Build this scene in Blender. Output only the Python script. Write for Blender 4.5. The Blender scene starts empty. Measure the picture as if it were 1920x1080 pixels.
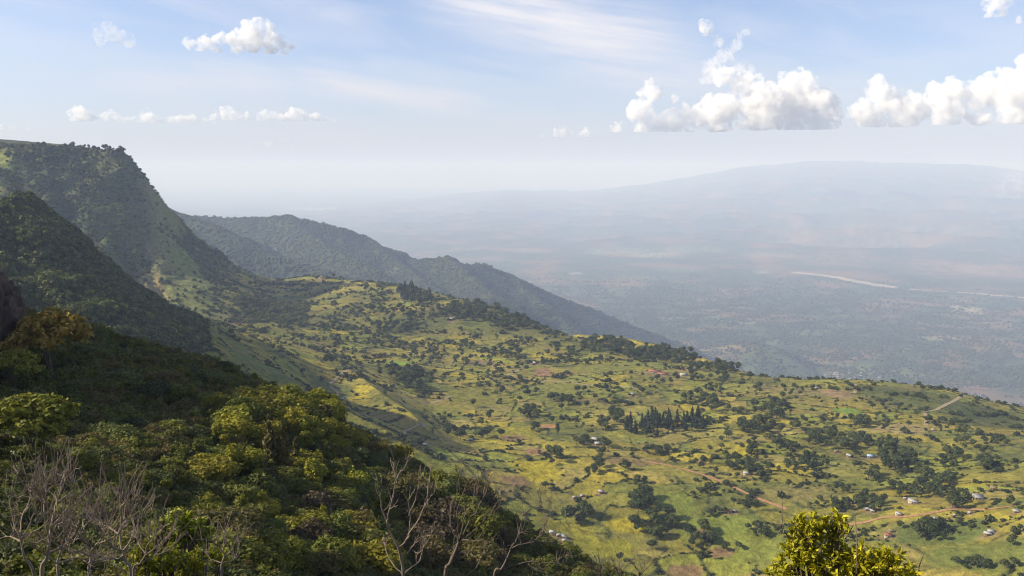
import bpy, bmesh, math, random, time
import numpy as np
from mathutils import Vector, Matrix

T0 = time.time()
rng = np.random.default_rng(7)
random.seed(7)
SC = bpy.context.scene
COL = SC.collection

# ------------------------------------------------------------------ camera
FPX = 1600.0
EYE = 318.0
TH = math.atan((540.0 - EYE) / FPX)
cam_d = bpy.data.cameras.new("camera")
cam_d.sensor_width = 36.0
cam_d.lens = 36.0 * FPX / 1920.0
cam_d.clip_start = 0.1
cam_d.clip_end = 200000.0
cam = bpy.data.objects.new("camera", cam_d)
cam.rotation_euler = (math.pi / 2 - TH, 0, 0)
COL.objects.link(cam)
SC.camera = cam

# ------------------------------------------------------------------ sky, sun, exposure
SUN_EL = math.radians(32.0)
SUN_DIR = Vector((-1.0, -0.07, 0.0)).normalized() * math.cos(SUN_EL) + Vector((0, 0, math.sin(SUN_EL)))
world = bpy.data.worlds.new("World")
SC.world = world
world.use_nodes = True
wn, wl = world.node_tree.nodes, world.node_tree.links
wn.clear()


def nd(nodes, t, **kw):
    n = nodes.new(t)
    for k, v in kw.items():
        setattr(n, k, v)
    return n


def mth(nodes, links, op, a, b=None, c=None, clamp=False):
    n = nodes.new("ShaderNodeMath")
    n.operation = op
    n.use_clamp = clamp
    for i, v in enumerate((a, b, c)):
        if v is None:
            continue
        if isinstance(v, (int, float)):
            n.inputs[i].default_value = v
        else:
            links.new(v, n.inputs[i])
    return n.outputs[0]


def mixc(nodes, links, fac, a, b, mode='MIX'):
    n = nodes.new("ShaderNodeMix")
    n.data_type = 'RGBA'
    n.blend_type = mode
    for s, v in ((n.inputs[0], fac), (n.inputs[6], a), (n.inputs[7], b)):
        if isinstance(v, (int, float)):
            s.default_value = v
        elif isinstance(v, tuple):
            s.default_value = v if len(v) == 4 else v + (1,)
        else:
            links.new(v, s)
    return n.outputs[2]


sky = nd(wn, "ShaderNodeTexSky", sky_type='NISHITA', sun_disc=False)
sky.sun_elevation = SUN_EL
sky.sun_rotation = math.atan2(SUN_DIR.x, SUN_DIR.y)
sky.altitude = 1500.0
sky.air_density = 1.0
sky.dust_density = 1.6
sky.ozone_density = 3.5
SKY_STRENGTH = 0.10
tc = nd(wn, "ShaderNodeTexCoord")
sep = nd(wn, "ShaderNodeSeparateXYZ")
wl.new(tc.outputs["Generated"], sep.inputs[0])
az = mth(wn, wl, 'ARCTAN2', sep.outputs[0], sep.outputs[1])
el = mth(wn, wl, 'ARCSINE', sep.outputs[2])
# thin high cloud: wind-drawn noise all over the sky, denser along a few long veils
com = nd(wn, "ShaderNodeCombineXYZ")
wl.new(mth(wn, wl, 'MULTIPLY', az, 2.2), com.inputs[0])
wl.new(mth(wn, wl, 'MULTIPLY', mth(wn, wl, 'ADD', el, mth(wn, wl, 'MULTIPLY', az, 0.16)), 14.0), com.inputs[1])
n1 = nd(wn, "ShaderNodeTexNoise")
n1.inputs["Scale"].default_value = 1.6
n1.inputs["Detail"].default_value = 7.0
n1.inputs["Roughness"].default_value = 0.55
n1.inputs["Distortion"].default_value = 0.7
wl.new(com.outputs[0], n1.inputs["Vector"])
com2 = nd(wn, "ShaderNodeCombineXYZ")
wl.new(mth(wn, wl, 'MULTIPLY', az, 5.0), com2.inputs[0])
wl.new(mth(wn, wl, 'MULTIPLY', mth(wn, wl, 'ADD', el, mth(wn, wl, 'MULTIPLY', az, 0.16)), 60.0), com2.inputs[1])
n2 = nd(wn, "ShaderNodeTexNoise")
n2.inputs["Scale"].default_value = 1.5
n2.inputs["Detail"].default_value = 6.0
n2.inputs["Roughness"].default_value = 0.6
wl.new(com2.outputs[0], n2.inputs["Vector"])


def pxaz(px):
    return math.atan((px - 960.0) / FPX)


def pxel(px, py):
    return math.atan((EYE - py) / FPX / math.hypot(1, (px - 960.0) / FPX))


VEILS = [  # from px,py to px,py, thickness px, weight
    (780, -25, 1330, 135, 66, 1.0),
    (1000, 120, 1500, 175, 56, 0.7),
    (150, 140, 620, 165, 30, 0.75),
    (540, 152, 920, 205, 30, 0.98),
    (-200, 165, 420, 160, 45, 0.30),
    (1500, 150, 2000, 95, 30, 0.30),
    (-200, -10, 300, -15, 40, 0.35),
    (1550, 15, 2050, 55, 40, 0.25),
]
warp = mth(wn, wl, 'MULTIPLY', mth(wn, wl, 'SUBTRACT', n1.outputs[0], 0.5), 0.045)
elw = mth(wn, wl, 'ADD', el, warp)
veil = None
for (x0, y0, x1, y1, th, w) in VEILS:
    a0, a1, e0, e1 = pxaz(x0), pxaz(x1), pxel(x0, y0), pxel(x1, y1)
    cx, cy = (a0 + a1) / 2, (e0 + e1) / 2
    ang = math.atan2(e1 - e0, a1 - a0)
    half = math.hypot(a1 - a0, e1 - e0) / 2
    ca, sa = math.cos(ang), math.sin(ang)
    dx = mth(wn, wl, 'SUBTRACT', az, cx)
    dy = mth(wn, wl, 'SUBTRACT', elw, cy)
    u = mth(wn, wl, 'ADD', mth(wn, wl, 'MULTIPLY', dx, ca / half), mth(wn, wl, 'MULTIPLY', dy, sa / half))
    v = mth(wn, wl, 'ADD', mth(wn, wl, 'MULTIPLY', dx, -sa * FPX / th), mth(wn, wl, 'MULTIPLY', dy, ca * FPX / th))
    d2 = mth(wn, wl, 'ADD', mth(wn, wl, 'POWER', mth(wn, wl, 'ABSOLUTE', u), 4.0), mth(wn, wl, 'MULTIPLY', v, v))
    g = mth(wn, wl, 'MULTIPLY', mth(wn, wl, 'EXPONENT', mth(wn, wl, 'MULTIPLY', d2, -1.0)), w)
    veil = g if veil is None else mth(wn, wl, 'MAXIMUM', veil, g)
fine = nd(wn, "ShaderNodeMapRange")
fine.inputs[1].default_value, fine.inputs[2].default_value = 0.3, 0.62
fine.inputs[3].default_value, fine.inputs[4].default_value = 0.45, 1.05
wl.new(n2.outputs[0], fine.inputs[0])
veil = mth(wn, wl, 'MULTIPLY', veil, fine.outputs[0])
gen = nd(wn, "ShaderNodeMapRange")
gen.inputs[1].default_value, gen.inputs[2].default_value = 0.42, 0.78
gen.inputs[3].default_value, gen.inputs[4].default_value = 0.08, 0.58
wl.new(n1.outputs[0], gen.inputs[0])
veil = mth(wn, wl, 'MAXIMUM', veil, gen.outputs[0])
veil = mth(wn, wl, 'MULTIPLY', veil, 0.92, clamp=True)
skyt = mixc(wn, wl, 1.0, sky.outputs[0], (1.08, 0.975, 1.0), 'MULTIPLY')
# milky air thickening towards the horizon, the same all round
low = mth(wn, wl, 'MULTIPLY', mth(wn, wl, 'EXPONENT', mth(wn, wl, 'MULTIPLY', mth(wn, wl, 'ABSOLUTE', el), -13.0)), 0.92)
skyc = mixc(wn, wl, veil, skyt, (5.5, 5.4, 5.65))
skyc = mixc(wn, wl, low, skyc, (3.15, 3.15, 3.65))
bg = nd(wn, "ShaderNodeBackground")
bg.inputs[1].default_value = SKY_STRENGTH
wl.new(skyc, bg.inputs[0])
wo = nd(wn, "ShaderNodeOutputWorld")
wl.new(bg.outputs[0], wo.inputs[0])

sun_d = bpy.data.lights.new("sun", 'SUN')
sun_d.energy = 4.6
sun_d.angle = math.radians(0.5)
sun_d.color = (1.0, 0.89, 0.68)
sun = bpy.data.objects.new("sun", sun_d)
sun.rotation_euler = (-SUN_DIR).to_track_quat('-Z', 'Y').to_euler()
COL.objects.link(sun)

SC.view_settings.view_transform = 'Standard'
SC.view_settings.look = 'None'
SC.view_settings.exposure = 0.8
SC.view_settings.gamma = 1.0
SC.view_settings.use_curve_mapping = False
SC.render.engine = 'CYCLES'
cy = SC.cycles
cy.max_bounces = 10
cy.diffuse_bounces = 3
cy.glossy_bounces = 2
cy.transmission_bounces = 3
cy.transparent_max_bounces = 8
cy.volume_bounces = 8
cy.use_denoising = True
cy.use_adaptive_sampling = True
cy.adaptive_threshold = 0.008
cy.sample_clamp_indirect = 6.0
try:
    cy.denoiser = 'OPENIMAGEDENOISE'
    cy.denoising_input_passes = 'RGB_ALBEDO_NORMAL'
except Exception:
    pass
SC.render.film_transparent = False
cy.filter_width = 1.05


# ------------------------------------------------------------------ helpers
def setp(o, label=None, cat=None, group=None, kind=None):
    if label:
        o["label"] = label
    if cat:
        o["category"] = cat
    if group:
        o["group"] = group
    if kind:
        o["kind"] = kind
    return o


def mesh_np(name, co, quads=None, tris=None, mat=None, smooth=False, link=True, parent=None, mats=None, midx=None):
    """co (n,3); quads (m,4); tris (k,3) -> linked mesh object."""
    me = bpy.data.meshes.new(name)
    co = np.asarray(co, dtype=np.float32)
    fl, st, tot = [], [], []
    nq = 0 if quads is None else len(quads)
    nt = 0 if tris is None else len(tris)
    me.vertices.add(len(co))
    me.vertices.foreach_set("co", co.ravel())
    li = np.concatenate([np.asarray(quads, dtype=np.int32).ravel() if nq else np.zeros(0, np.int32),
                         np.asarray(tris, dtype=np.int32).ravel() if nt else np.zeros(0, np.int32)])
    ls = np.concatenate([np.arange(nq, dtype=np.int32) * 4, nq * 4 + np.arange(nt, dtype=np.int32) * 3])
    me.loops.add(len(li))
    me.loops.foreach_set("vertex_index", li)
    me.polygons.add(nq + nt)
    me.polygons.foreach_set("loop_start", ls)
    if smooth:
        me.polygons.foreach_set("use_smooth", np.ones(nq + nt, dtype=bool))
    for m in (mats or ([mat] if mat else [])):
        me.materials.append(m)
    if midx is not None:
        me.polygons.foreach_set("material_index", np.asarray(midx, dtype=np.int32))
    me.update(calc_edges=True)
    o = bpy.data.objects.new(name, me)
    if link:
        COL.objects.link(o)
    if parent is not None:
        o.parent = parent
    return o


def _hash(ix, iy, seed):
    h = (ix.astype(np.int64) * 374761393 + iy.astype(np.int64) * 668265263 + seed * 2147483647) & 0xFFFFFFFF
    h = ((h ^ (h >> 13)) * 1274126177) & 0xFFFFFFFF
    h = ((h ^ (h >> 16)) * 2246822519) & 0xFFFFFFFF
    return (h ^ (h >> 15)) & 0xFFFFFF


def hash01(ix, iy, seed):
    return _hash(ix, iy, seed) / float(0x1000000)


def perlin(x, y, seed=0):
    x0 = np.floor(x)
    y0 = np.floor(y)
    fx, fy = x - x0, y - y0
    ix, iy = x0.astype(np.int64), y0.astype(np.int64)
    u = fx * fx * fx * (fx * (fx * 6 - 15) + 10)
    v = fy * fy * fy * (fy * (fy * 6 - 15) + 10)

    def g(i, j, dx, dy):
        a = hash01(i, j, seed) * 2 * np.pi
        return np.cos(a) * dx + np.sin(a) * dy
    a = g(ix, iy, fx, fy)
    b = g(ix + 1, iy, fx - 1, fy)
    c = g(ix, iy + 1, fx, fy - 1)
    d = g(ix + 1, iy + 1, fx - 1, fy - 1)
    return (a + (b - a) * u + ((c + (d - c) * u) - (a + (b - a) * u)) * v) * 1.5


def fbm(x, y, seed=0, octv=4, gain=0.5):
    s, a, t = 0, 1.0, 0
    for k in range(octv):
        s = s + a * perlin(x * 2 ** k + 17.3 * k, y * 2 ** k - 9.1 * k, seed + k)
        t += a
        a *= gain
    return s / t


def smooth(a, b, x):
    t = np.clip((x - a) / (b - a), 0, 1)
    return t * t * (3 - 2 * t)


def smax(a, b, k):
    return (a + b + np.sqrt((a - b) ** 2 + k * k)) / 2


def P(px, py, r):
    """world point seen at photo pixel px,py at horizontal distance r from the camera."""
    dx, v = (px - 960.0) / FPX, (540.0 - py) / FPX
    d = np.array([dx, math.cos(TH) + v * math.sin(TH), -math.sin(TH) + v * math.cos(TH)])
    return d * (r / math.hypot(d[0], d[1]))


def ray_az(px, py):
    p = P(px, py, 1.0)
    return math.atan2(p[0], p[1]), p[2]


def tps_fit(pts, lam=0.0, scale=100.0):
    A = np.array(pts, dtype=np.float64)
    X = A[:, :2] / scale
    z = A[:, 2]
    n = len(A)
    d2 = ((X[:, None, :] - X[None, :, :]) ** 2).sum(-1)
    K = 0.5 * d2 * np.log(d2 + 1e-12) + lam * np.eye(n)
    Pm = np.hstack([np.ones((n, 1)), X])
    M = np.zeros((n + 3, n + 3))
    M[:n, :n] = K
    M[:n, n:] = Pm
    M[n:, :n] = Pm.T
    w = np.linalg.solve(M, np.concatenate([z, np.zeros(3)]))

    def ev(x, y):
        sh = x.shape
        x = x.ravel() / scale
        y = y.ravel() / scale
        out = w[n] + w[n + 1] * x + w[n + 2] * y
        for i in range(n):
            d2 = (x - X[i, 0]) ** 2 + (y - X[i, 1]) ** 2
            out += w[i] * 0.5 * d2 * np.log(d2 + 1e-12)
        return out.reshape(sh)
    return ev


def tent(x, y, pts, sl, sr=None, warp=0.0):
    """ridge: crest polyline pts (3D), slope sl on its left and sr on its right side."""
    sr = sl if sr is None else sr
    best = np.full(x.shape, -1e9)
    for (a, b) in zip(pts[:-1], pts[1:]):
        dx, dy = b[0] - a[0], b[1] - a[1]
        L2 = dx * dx + dy * dy
        t = np.clip(((x - a[0]) * dx + (y - a[1]) * dy) / L2, 0, 1)
        ex, ey = x - a[0] - t * dx, y - a[1] - t * dy
        d = np.hypot(ex, ey)
        side = dx * ey - dy * ex
        z = a[2] + t * (b[2] - a[2]) - np.maximum(0, d + warp * np.minimum(1, d / 120)) * np.where(side > 0, sl, sr)
        best = np.maximum(best, z)
    return best
# ------------------------------------------------------------------ terrain
# control points: (px, py, r) = a ground point read off the photograph at horizontal distance r; ('w', x, y, z) = a world point
MID = [
    # bench of farmland
    (1300, 1080, 745), (1600, 1080, 730), (1920, 1080, 715), (2300, 1080, 700), (1000, 1000, 800), (1250, 950, 850), (830, 830, 1000), (1100, 800, 1130),
    (1500, 850, 1030), (1900, 900, 950), (1850, 800, 1240), (1920, 787, 1340), (1860, 757, 1410), (1800, 738, 1450), (1740, 723, 1490), (1600, 716, 1520),
    (1420, 706, 1570), (1240, 672, 1700), (1100, 640, 1850), (1010, 608, 1980), (930, 582, 2100), (850, 562, 2260), (780, 544, 2400), (700, 533, 2500), (575, 518, 2600),
    (700, 600, 1900), (900, 650, 1700), (1000, 700, 1450), (800, 720, 1350), (620, 660, 1600), (600, 600, 1900), (640, 745, 1180), (700, 800, 1060),
    (2200, 790, 1320), (2300, 900, 950),
    (560, 650, 1450), (480, 640, 1230), (420, 645, 1060), (480, 680, 1000), (540, 720, 960), (600, 765, 930),
    (500, 610, 1750),
    # beyond the rim
    ('w', 1150, 1500, -640), ('w', 700, 1760, -600), ('w', 350, 2050, -610), ('w', 0, 2500, -610), ('w', -350, 2850, -600), ('w', -650, 2900, -560),
    ('w', 1600, 1200, -700), ('w', 1200, 2300, -1300), ('w', 500, 2800, -1250), ('w', 1900, 1700, -1350),
    # near side hidden by the hill
    ('w', 300, 480, -352), ('w', 100, 520, -345), ('w', -120, 560, -290), ('w', -300, 560, -215), ('w', -480, 520, -120), ('w', 700, 350, -352), ('w', -250, 780, -262),
    # mountain: plateau and face
    (-300, 276, 2800), (-600, 278, 2500), (0, 272, 2660), (100, 276, 2610), (160, 283, 2560), (234, 287, 2500),
    ('w', -1900, 3100, 15), ('w', -1450, 3000, 15), ('w', -1250, 2850, 5), ('w', -2500, 2600, 70), ('w', -2300, 1800, 70), ('w', -1700, 1300, 30),
    (0, 304, 2500), (100, 304, 2480), (-200, 300, 2500), (0, 345, 2350), (100, 352, 2350), (-200, 360, 2300), (150, 322, 2440), (60, 400, 2200), (150, 400, 2240), (150, 460, 2080),
    (200, 303, 2460), (200, 350, 2350), (200, 420, 2200), (200, 500, 2020), (250, 318, 2450), (250, 400, 2280), (250, 470, 2130), (250, 540, 1950),
    (283, 356, 2430), (287, 400, 2350), (300, 445, 2260), (325, 490, 2170), (383, 528, 2080), (450, 560, 1990), (515, 592, 1930),
    (300, 520, 2030), (350, 572, 1880), (300, 560, 1920), (400, 605, 1780),
    (300, 384, 2490), (340, 414, 2560), (400, 464, 2600), (450, 502, 2600), (520, 528, 2570), ('w', -900, 2480, -215), ('w', -760, 2560, -315),
    (350, 460, 2450), (400, 505, 2370), (450, 535, 2300), (520, 565, 2200),
    ('w', -1180, 2750, -190), ('w', -1000, 2850, -340), ('w', -800, 2950, -480), ('w', -1500, 3500, -300),
    # dark wooded hill in front of it
    (-20, 376, 1110), (50, 374, 1110), (82, 391, 1090), (110, 421, 1070), (133, 445, 1065), (160, 472, 1075), (200, 507, 1100), (250, 542, 1110), (300, 577, 1105), (350, 608, 1095),
    (130, 500, 1000), (170, 550, 930), (215, 602, 880), (262, 645, 840), (0, 450, 1010), (60, 450, 1010), (0, 560, 900), (100, 560, 900), (100, 640, 830), (200, 650, 820),
    (-200, 380, 1080), (-200, 560, 880), (-500, 330, 1100),
    (250, 580, 1010), (300, 615, 970), (350, 640, 960),
    ('w', -640, 1250, -190), ('w', -560, 1400, -240), ('w', -760, 1350, -150), ('w', -470, 1300, -255),
]
FORE = [
    ('w', 0, 0, -1.75), ('w', 0, 3, -2.4), ('w', -8, 3, -2.2), ('w', 8, 3, -3.2), ('w', 0, -40, 3), ('w', 0, -150, 20), ('w', -150, -150, 70), ('w', 150, -120, -40),
    ('w', 0, 10, -7.3), ('w', -6, 9, -7.0), ('w', 6, 9, -7.2), ('w', -14, 10, -6.0), ('w', -12, 26, -15.5), ('w', 0, 30, -19), ('w', 14, 30, -27),
    (0, 1090, 46), (200, 1085, 55), (450, 1090, 62), (100, 960, 82), (300, 1010, 80), (500, 1010, 92), (700, 1085, 96), (900, 1110, 112), (1050, 1130, 118),
    (60, 812, 130), (200, 760, 160), (350, 790, 158), (500, 860, 148), (300, 880, 120), (600, 910, 143), (700, 970, 135), (850, 1050, 128),
    (60, 650, 190), (110, 628, 215), (200, 636, 232), (350, 668, 225), (480, 722, 212), (560, 784, 202), (640, 805, 196), (760, 868, 186), (870, 930, 179), (960, 986, 172), (1030, 1042, 166), (1120, 1090, 160), (1250, 1150, 150),
    ('w', -165, 300, -110), ('w', -110, 310, -118), ('w', -55, 275, -128), ('w', 0, 245, -138), ('w', 35, 225, -145), ('w', 80, 190, -150),
    ('w', -210, 380, -175), ('w', -60, 400, -210), ('w', 60, 330, -220), ('w', 140, 180, -170), ('w', 150, 60, -130), ('w', 260, 250, -260), ('w', 60, 60, -62),
    # the cliff that goes on to the left, out of the picture
    (0, 655, 195), (-60, 630, 195), (0, 652, 252), (60, 645, 250), (-80, 625, 250), (-170, 585, 250), (20, 720, 165), (-60, 800, 120),
    ('w', -150, 190, 0), ('w', -190, 190, 12), ('w', -158, 150, 1), ('w', -118, 140, -22), ('w', -150, 100, 14), ('w', -110, 85, -12), ('w', -150, 60, 18), ('w', -110, 40, 14), ('w', -70, 45, -7), ('w', -250, 120, 75), ('w', -260, 240, 60), ('w', -230, 0, 70), ('w', -100, 0, 18),
]


def pts3(lst, lower=0.0):
    """world points of a list; ground that carries forest lies a tree's height below the line seen in the photograph."""
    out = []
    for p in lst:
        if p[0] == 'w':
            out.append(np.array(p[1:], dtype=float))
        else:
            q = P(*p)
            if lower and p[0] < 400 and p[1] < 620:
                q[2] -= lower
            out.append(q)
    return out


fM = tps_fit(pts3(MID, 5.0), lam=0.002)
fF = tps_fit(pts3(FORE), lam=0.0005, scale=20.0)

RIDGE = [(300, 402, 6604), (400, 406, 6350), (440, 408, 6223), (500, 407, 6096), (540, 404, 5969), (580, 412, 5905), (640, 426, 5842), (690, 446, 5842), (722, 470, 5778),
         (760, 487, 5715), (800, 485, 5651), (840, 481, 5588), (872, 496, 5651), (910, 494, 5715), (950, 514, 5778), (1000, 537, 5842), (1060, 560, 5969), (1120, 582, 6096), (1200, 615, 6223), (1300, 652, 6350)]
SPUR = [(300, 385, 5461), (340, 401, 5334), (400, 420, 5080), (450, 447, 4889), (500, 472, 4762), (560, 492, 4635), (620, 510, 4508), (690, 530, 4381), (800, 575, 4254)]
SPURS2 = [[(540, 404, 5969), (600, 450, 5461), (680, 490, 5016), (760, 540, 4635)], [(690, 446, 5842), (760, 500, 5397), (830, 545, 4953)], [(840, 481, 5588), (900, 530, 5143), (980, 590, 4699)],
          [(950, 514, 5778), (1020, 570, 5334), (1090, 630, 4953)]]
# small spurs on the farmland: crest, slope left, slope right
BUMPS = [
    ([(650, 693, 1330), (690, 718, 1200), (735, 750, 1115), (782, 784, 1035)], 0.62, 0.22),
    ([(1080, 628, 1900), (1160, 634, 1800), (1240, 648, 1700), (1320, 672, 1620), (1392, 699, 1570)], 0.6, 0.6),
    ([(425, 655, 1040), (510, 700, 985), (590, 742, 950), (640, 765, 930)], 0.62, 0.35),
]

# polar sheet round the camera, finer where the camera looks
ph_f = np.linspace(math.radians(-34.5), math.radians(34.5), 920)
k = np.linspace(0, 1, 56)[1:]
ph_c = math.radians(34.5) + (math.pi - math.radians(34.5)) * k ** 1.5
PH = np.concatenate([-ph_c[::-1], ph_f, ph_c])
RR = np.concatenate([np.geomspace(2.5, 520, 215)[:-1], np.geomspace(520, 2750, 470)[:-1], np.geomspace(2750, 12000, 230)[:-1], np.geomspace(12000, 75000, 170)])
NR, NC = len(RR), len(PH)
X = RR[:, None] * np.sin(PH)[None, :]
Y = RR[:, None] * np.cos(PH)[None, :]
R2 = np.broadcast_to(RR[:, None], X.shape)
PXC = 960 + FPX * np.tan(np.clip(PH, -1.2, 1.2))     # photo column of each azimuth (roughly)

NEG = -5000.0
iF = RR < 700
iM = (RR > 300) & (RR < 5200)
ZF = np.full(X.shape, NEG)
ZM = np.full(X.shape, NEG)
ZF[iF] = fF(X[iF], Y[iF]) - np.maximum(0, R2[iF] - 330) * 1.1
back = smooth(-100, 200, Y)
zm = fM(X[iM], Y[iM])
zm = zm - np.maximum(0, R2[iM] - 3300) * 0.9 - np.maximum(0, 520 - R2[iM]) * 0.6
ZM[iM] = zm * 1.0
ZM = np.where(Y < 200, ZM - (200 - Y) * 0.6, ZM)
for (pl, sl, sr) in BUMPS:
    sub = (RR > 700) & (RR < 2800)
    ZM[sub] = smax(ZM[sub], tent(X[sub], Y[sub], pts3(pl), sl, sr, fbm(X[sub] / 60, Y[sub] / 60, 29, 3) * 14), 9.0)
# relief of its own: gullies on the mountain, soft swells on the farmland
xm, ym = X[iM], Y[iM]
WX = fbm(xm / 420, ym / 420, 3, 3) * 90
lower = fM(xm, ym)
mount = smooth(-300, -235, lower) * smooth(-120, -330, xm) * np.where(np.hypot(xm, ym) < 1500, smooth(-0.30, -0.40, xm / np.maximum(ym, 1)), 1.0)     # 1 on the mountain and the wooded hill
up = smooth(40, 75, lower)
gul = 1 - np.abs(perlin((xm * 0.9 - ym * 0.35 + WX) / 105, (ym + xm * .3) / 420, 11))
gul2 = 1 - np.abs(perlin((xm * 0.95 - ym * 0.3 + WX * .6) / 46, (ym + xm * .3) / 170, 12))
rel = (gul - 0.72) * 30 + (gul2 - 0.7) * 13 + fbm(xm / 60, ym / 60, 5, 4) * 9
crest = np.exp(-(perlin(xm / 200, ym / 200, 8) ** 2))
ZM[iM] += mount * (1 - 0.8 * up) * rel * 1.0 + (1 - mount) * (fbm(xm / 170, ym / 170, 21, 3) * 6 + fbm(xm / 45, ym / 45, 22, 3) * 2.0)
ZE = np.full(X.shape, NEG)
iE = (RR > 2600) & (RR < 10500)
xe, ye = X[iE], Y[iE]
we = (1 - np.abs(perlin(xe / 330, ye / 330, 31))) * 120 + (1 - np.abs(perlin(xe / 130, ye / 130, 32))) * 50 + fbm(xe / 60, ye / 60, 34, 3) * 30
ze = tent(xe, ye, pts3(RIDGE), 0.5, 0.52, we - 90)
ze = smax(ze, tent(xe, ye, pts3(SPUR), 0.5, 0.6, we * .6 - 50), 20)
for s in SPURS2:
    ze = smax(ze, tent(xe, ye, pts3(s), 0.62, 0.62, we * .5 - 40), 20)
ZE[iE] = ze
# valley floor and the range on its far side
cr_px = np.array([-3000, 300, 700, 860, 960, 1080, 1200, 1300, 1400, 1480, 1550, 1600, 1650, 1750, 1850, 1920, 2050, 2300, 4000])
cr_py = np.array([380, 380, 378, 362, 356, 358, 346, 329, 313, 305, 301, 302, 305, 307, 312, 321, 318, 310, 330])
RC = 41000.0
VF = -1480.0
VS = 1.35
hc = np.interp(PXC, cr_px, -(cr_py - EYE) / FPX * RC)[None, :] * np.sqrt(1 + np.tan(np.clip(PH, -1.2, 1.2)) ** 2)[None, :] ** -1
s = np.clip((R2 - 14000) / (RC - 14000), 0, 1)
hc = hc + (90 * fbm(PXC / 110, PXC * 0, 48, 4) + 45 * np.abs(perlin(PXC / 37, PXC * 0 + 3.3, 49)))[None, :]
ZV = VF + (hc - VF) * s ** 1.35 - np.maximum(0, R2 - RC) * 0.05
iV = RR > 2600
xv, yv = X[iV], Y[iV]
hs = s[iV]
ZV[iV] += smooth(0, .25, hs) * ((1 - np.abs(fbm(xv / 5200, yv / 2600, 41, 4)) * 2.2) * 420 - 330 + (1 - np.abs(perlin(xv / 1700, yv / 1700, 46))) * 130 - 90) * smooth(1.0, 0.72, hs) + fbm(xv / 260, yv / 260, 43, 4) * 11 * (1 - hs)
ZV = np.maximum(ZV, VF - 12.0)
hill = pts3([(1330, 640, 7100), (1400, 645, 6900), (1450, 652, 6700), (1540, 690, 6350)])
hill = [np.array([p[0], p[1], VF + 130 if i in (1, 2) else VF + 10]) for i, p in enumerate(hill)]
ZV[iV] = smax(ZV[iV], tent(xv, yv, hill, 0.35, 0.35, fbm(xv / 150, yv / 150, 45, 3) * 60), 12)
# fine swells on the near hill
xf, yf = X[iF], Y[iF]
ZF[iF] += smooth(25, 70, R2[iF]) * (fbm(xf / 34, yf / 34, 51, 4) * 4.0)

ZM = ZM - np.maximum(0, R2 - 2780) * 0.9 * smooth(-1350, -1150, X)
for (pl, dep, wd) in (([(222, 425, 2180), (240, 490, 2040), (262, 550, 1910)], 20, 17), ([(262, 452, 2190), (278, 505, 2080), (300, 552, 1950)], 9, 14), ([(112, 330, 2400), (128, 380, 2270), (140, 440, 2120)], 22, 26), ([(30, 330, 2390), (50, 380, 2250)], 18, 24),
                     ([(40, 470, 1000), (70, 560, 910), (110, 620, 850)], 9, 14), ([(100, 480, 1010), (140, 560, 920)], 8, 13)):
    gl = pts3(pl)
    near = 1e9
    sub = (RR > 700) & (RR < 2700)
    for a_, b_ in zip(gl[:-1], gl[1:]):
        ex_, ey_ = b_[0] - a_[0], b_[1] - a_[1]
        t_ = np.clip(((X[sub] - a_[0]) * ex_ + (Y[sub] - a_[1]) * ey_) / (ex_ ** 2 + ey_ ** 2), 0, 1)
        near = np.minimum(near, np.hypot(X[sub] - a_[0] - t_ * ex_, Y[sub] - a_[1] - t_ * ey_))
    near = near + fbm(X[sub] / 40, Y[sub] / 40, 37, 3) * 9
    ZM[sub] -= dep * np.exp(-(near / wd) ** 2)
ZM = ZM - 10 * np.exp(-((X + 770) ** 2 / 150 ** 2 + (Y - 2330) ** 2 / 210 ** 2))
comp = np.stack([ZF, ZM, ZE, ZV])
Z = smax(smax(ZF, ZM, 4.0), smax(ZE, ZV, 8.0), 8.0)
Z = np.where(np.max(comp, axis=0) < -4000, VF, Z)
WHO = comp.argmax(axis=0)
TG = Z / R2
print("terrain", round(time.time() - T0, 1))


def hgt(x, y):
    """ground height under a world point."""
    r, p = math.hypot(x, y), math.atan2(x, y)
    i = int(np.clip(np.searchsorted(RR, r) - 1, 0, NR - 2))
    j = int(np.clip(np.searchsorted(PH, p) - 1, 0, NC - 2))
    a = (r - RR[i]) / (RR[i + 1] - RR[i])
    b = (p - PH[j]) / (PH[j + 1] - PH[j])
    return float((Z[i, j] * (1 - b) + Z[i, j + 1] * b) * (1 - a) + (Z[i + 1, j] * (1 - b) + Z[i + 1, j + 1] * b) * a)


def hgt_v(x, y):
    r, p = np.hypot(x, y), np.arctan2(x, y)
    i = np.clip(np.searchsorted(RR, r) - 1, 0, NR - 2)
    j = np.clip(np.searchsorted(PH, p) - 1, 0, NC - 2)
    a = (r - RR[i]) / (RR[i + 1] - RR[i])
    b = (p - PH[j]) / (PH[j + 1] - PH[j])
    return (Z[i, j] * (1 - b) + Z[i, j + 1] * b) * (1 - a) + (Z[i + 1, j] * (1 - b) + Z[i + 1, j + 1] * b) * a


def G(px, py, rmin=2.6, rmax=1e9):
    """ground point that a sight line through photo pixel px,py meets, no nearer than rmin."""
    a, t = ray_az(px, py)
    j = int(np.clip(np.searchsorted(PH, a) - 1, 0, NC - 2))
    b = (a - PH[j]) / (PH[j + 1] - PH[j])
    tg = TG[:, j] * (1 - b) + TG[:, j + 1] * b
    ok = np.nonzero((tg >= t) & (RR >= rmin))[0]
    if len(ok) == 0 or RR[ok[0]] > rmax:
        return None
    i = int(ok[0])
    r = RR[i]
    if i > 0 and tg[i - 1] < t and RR[i - 1] >= rmin:
        f = (t - tg[i - 1]) / (tg[i] - tg[i - 1])
        r = RR[i - 1] + (RR[i] - RR[i - 1]) * f
    x, y = r * math.sin(a), r * math.cos(a)
    return np.array([x, y, hgt(x, y)])


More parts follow.
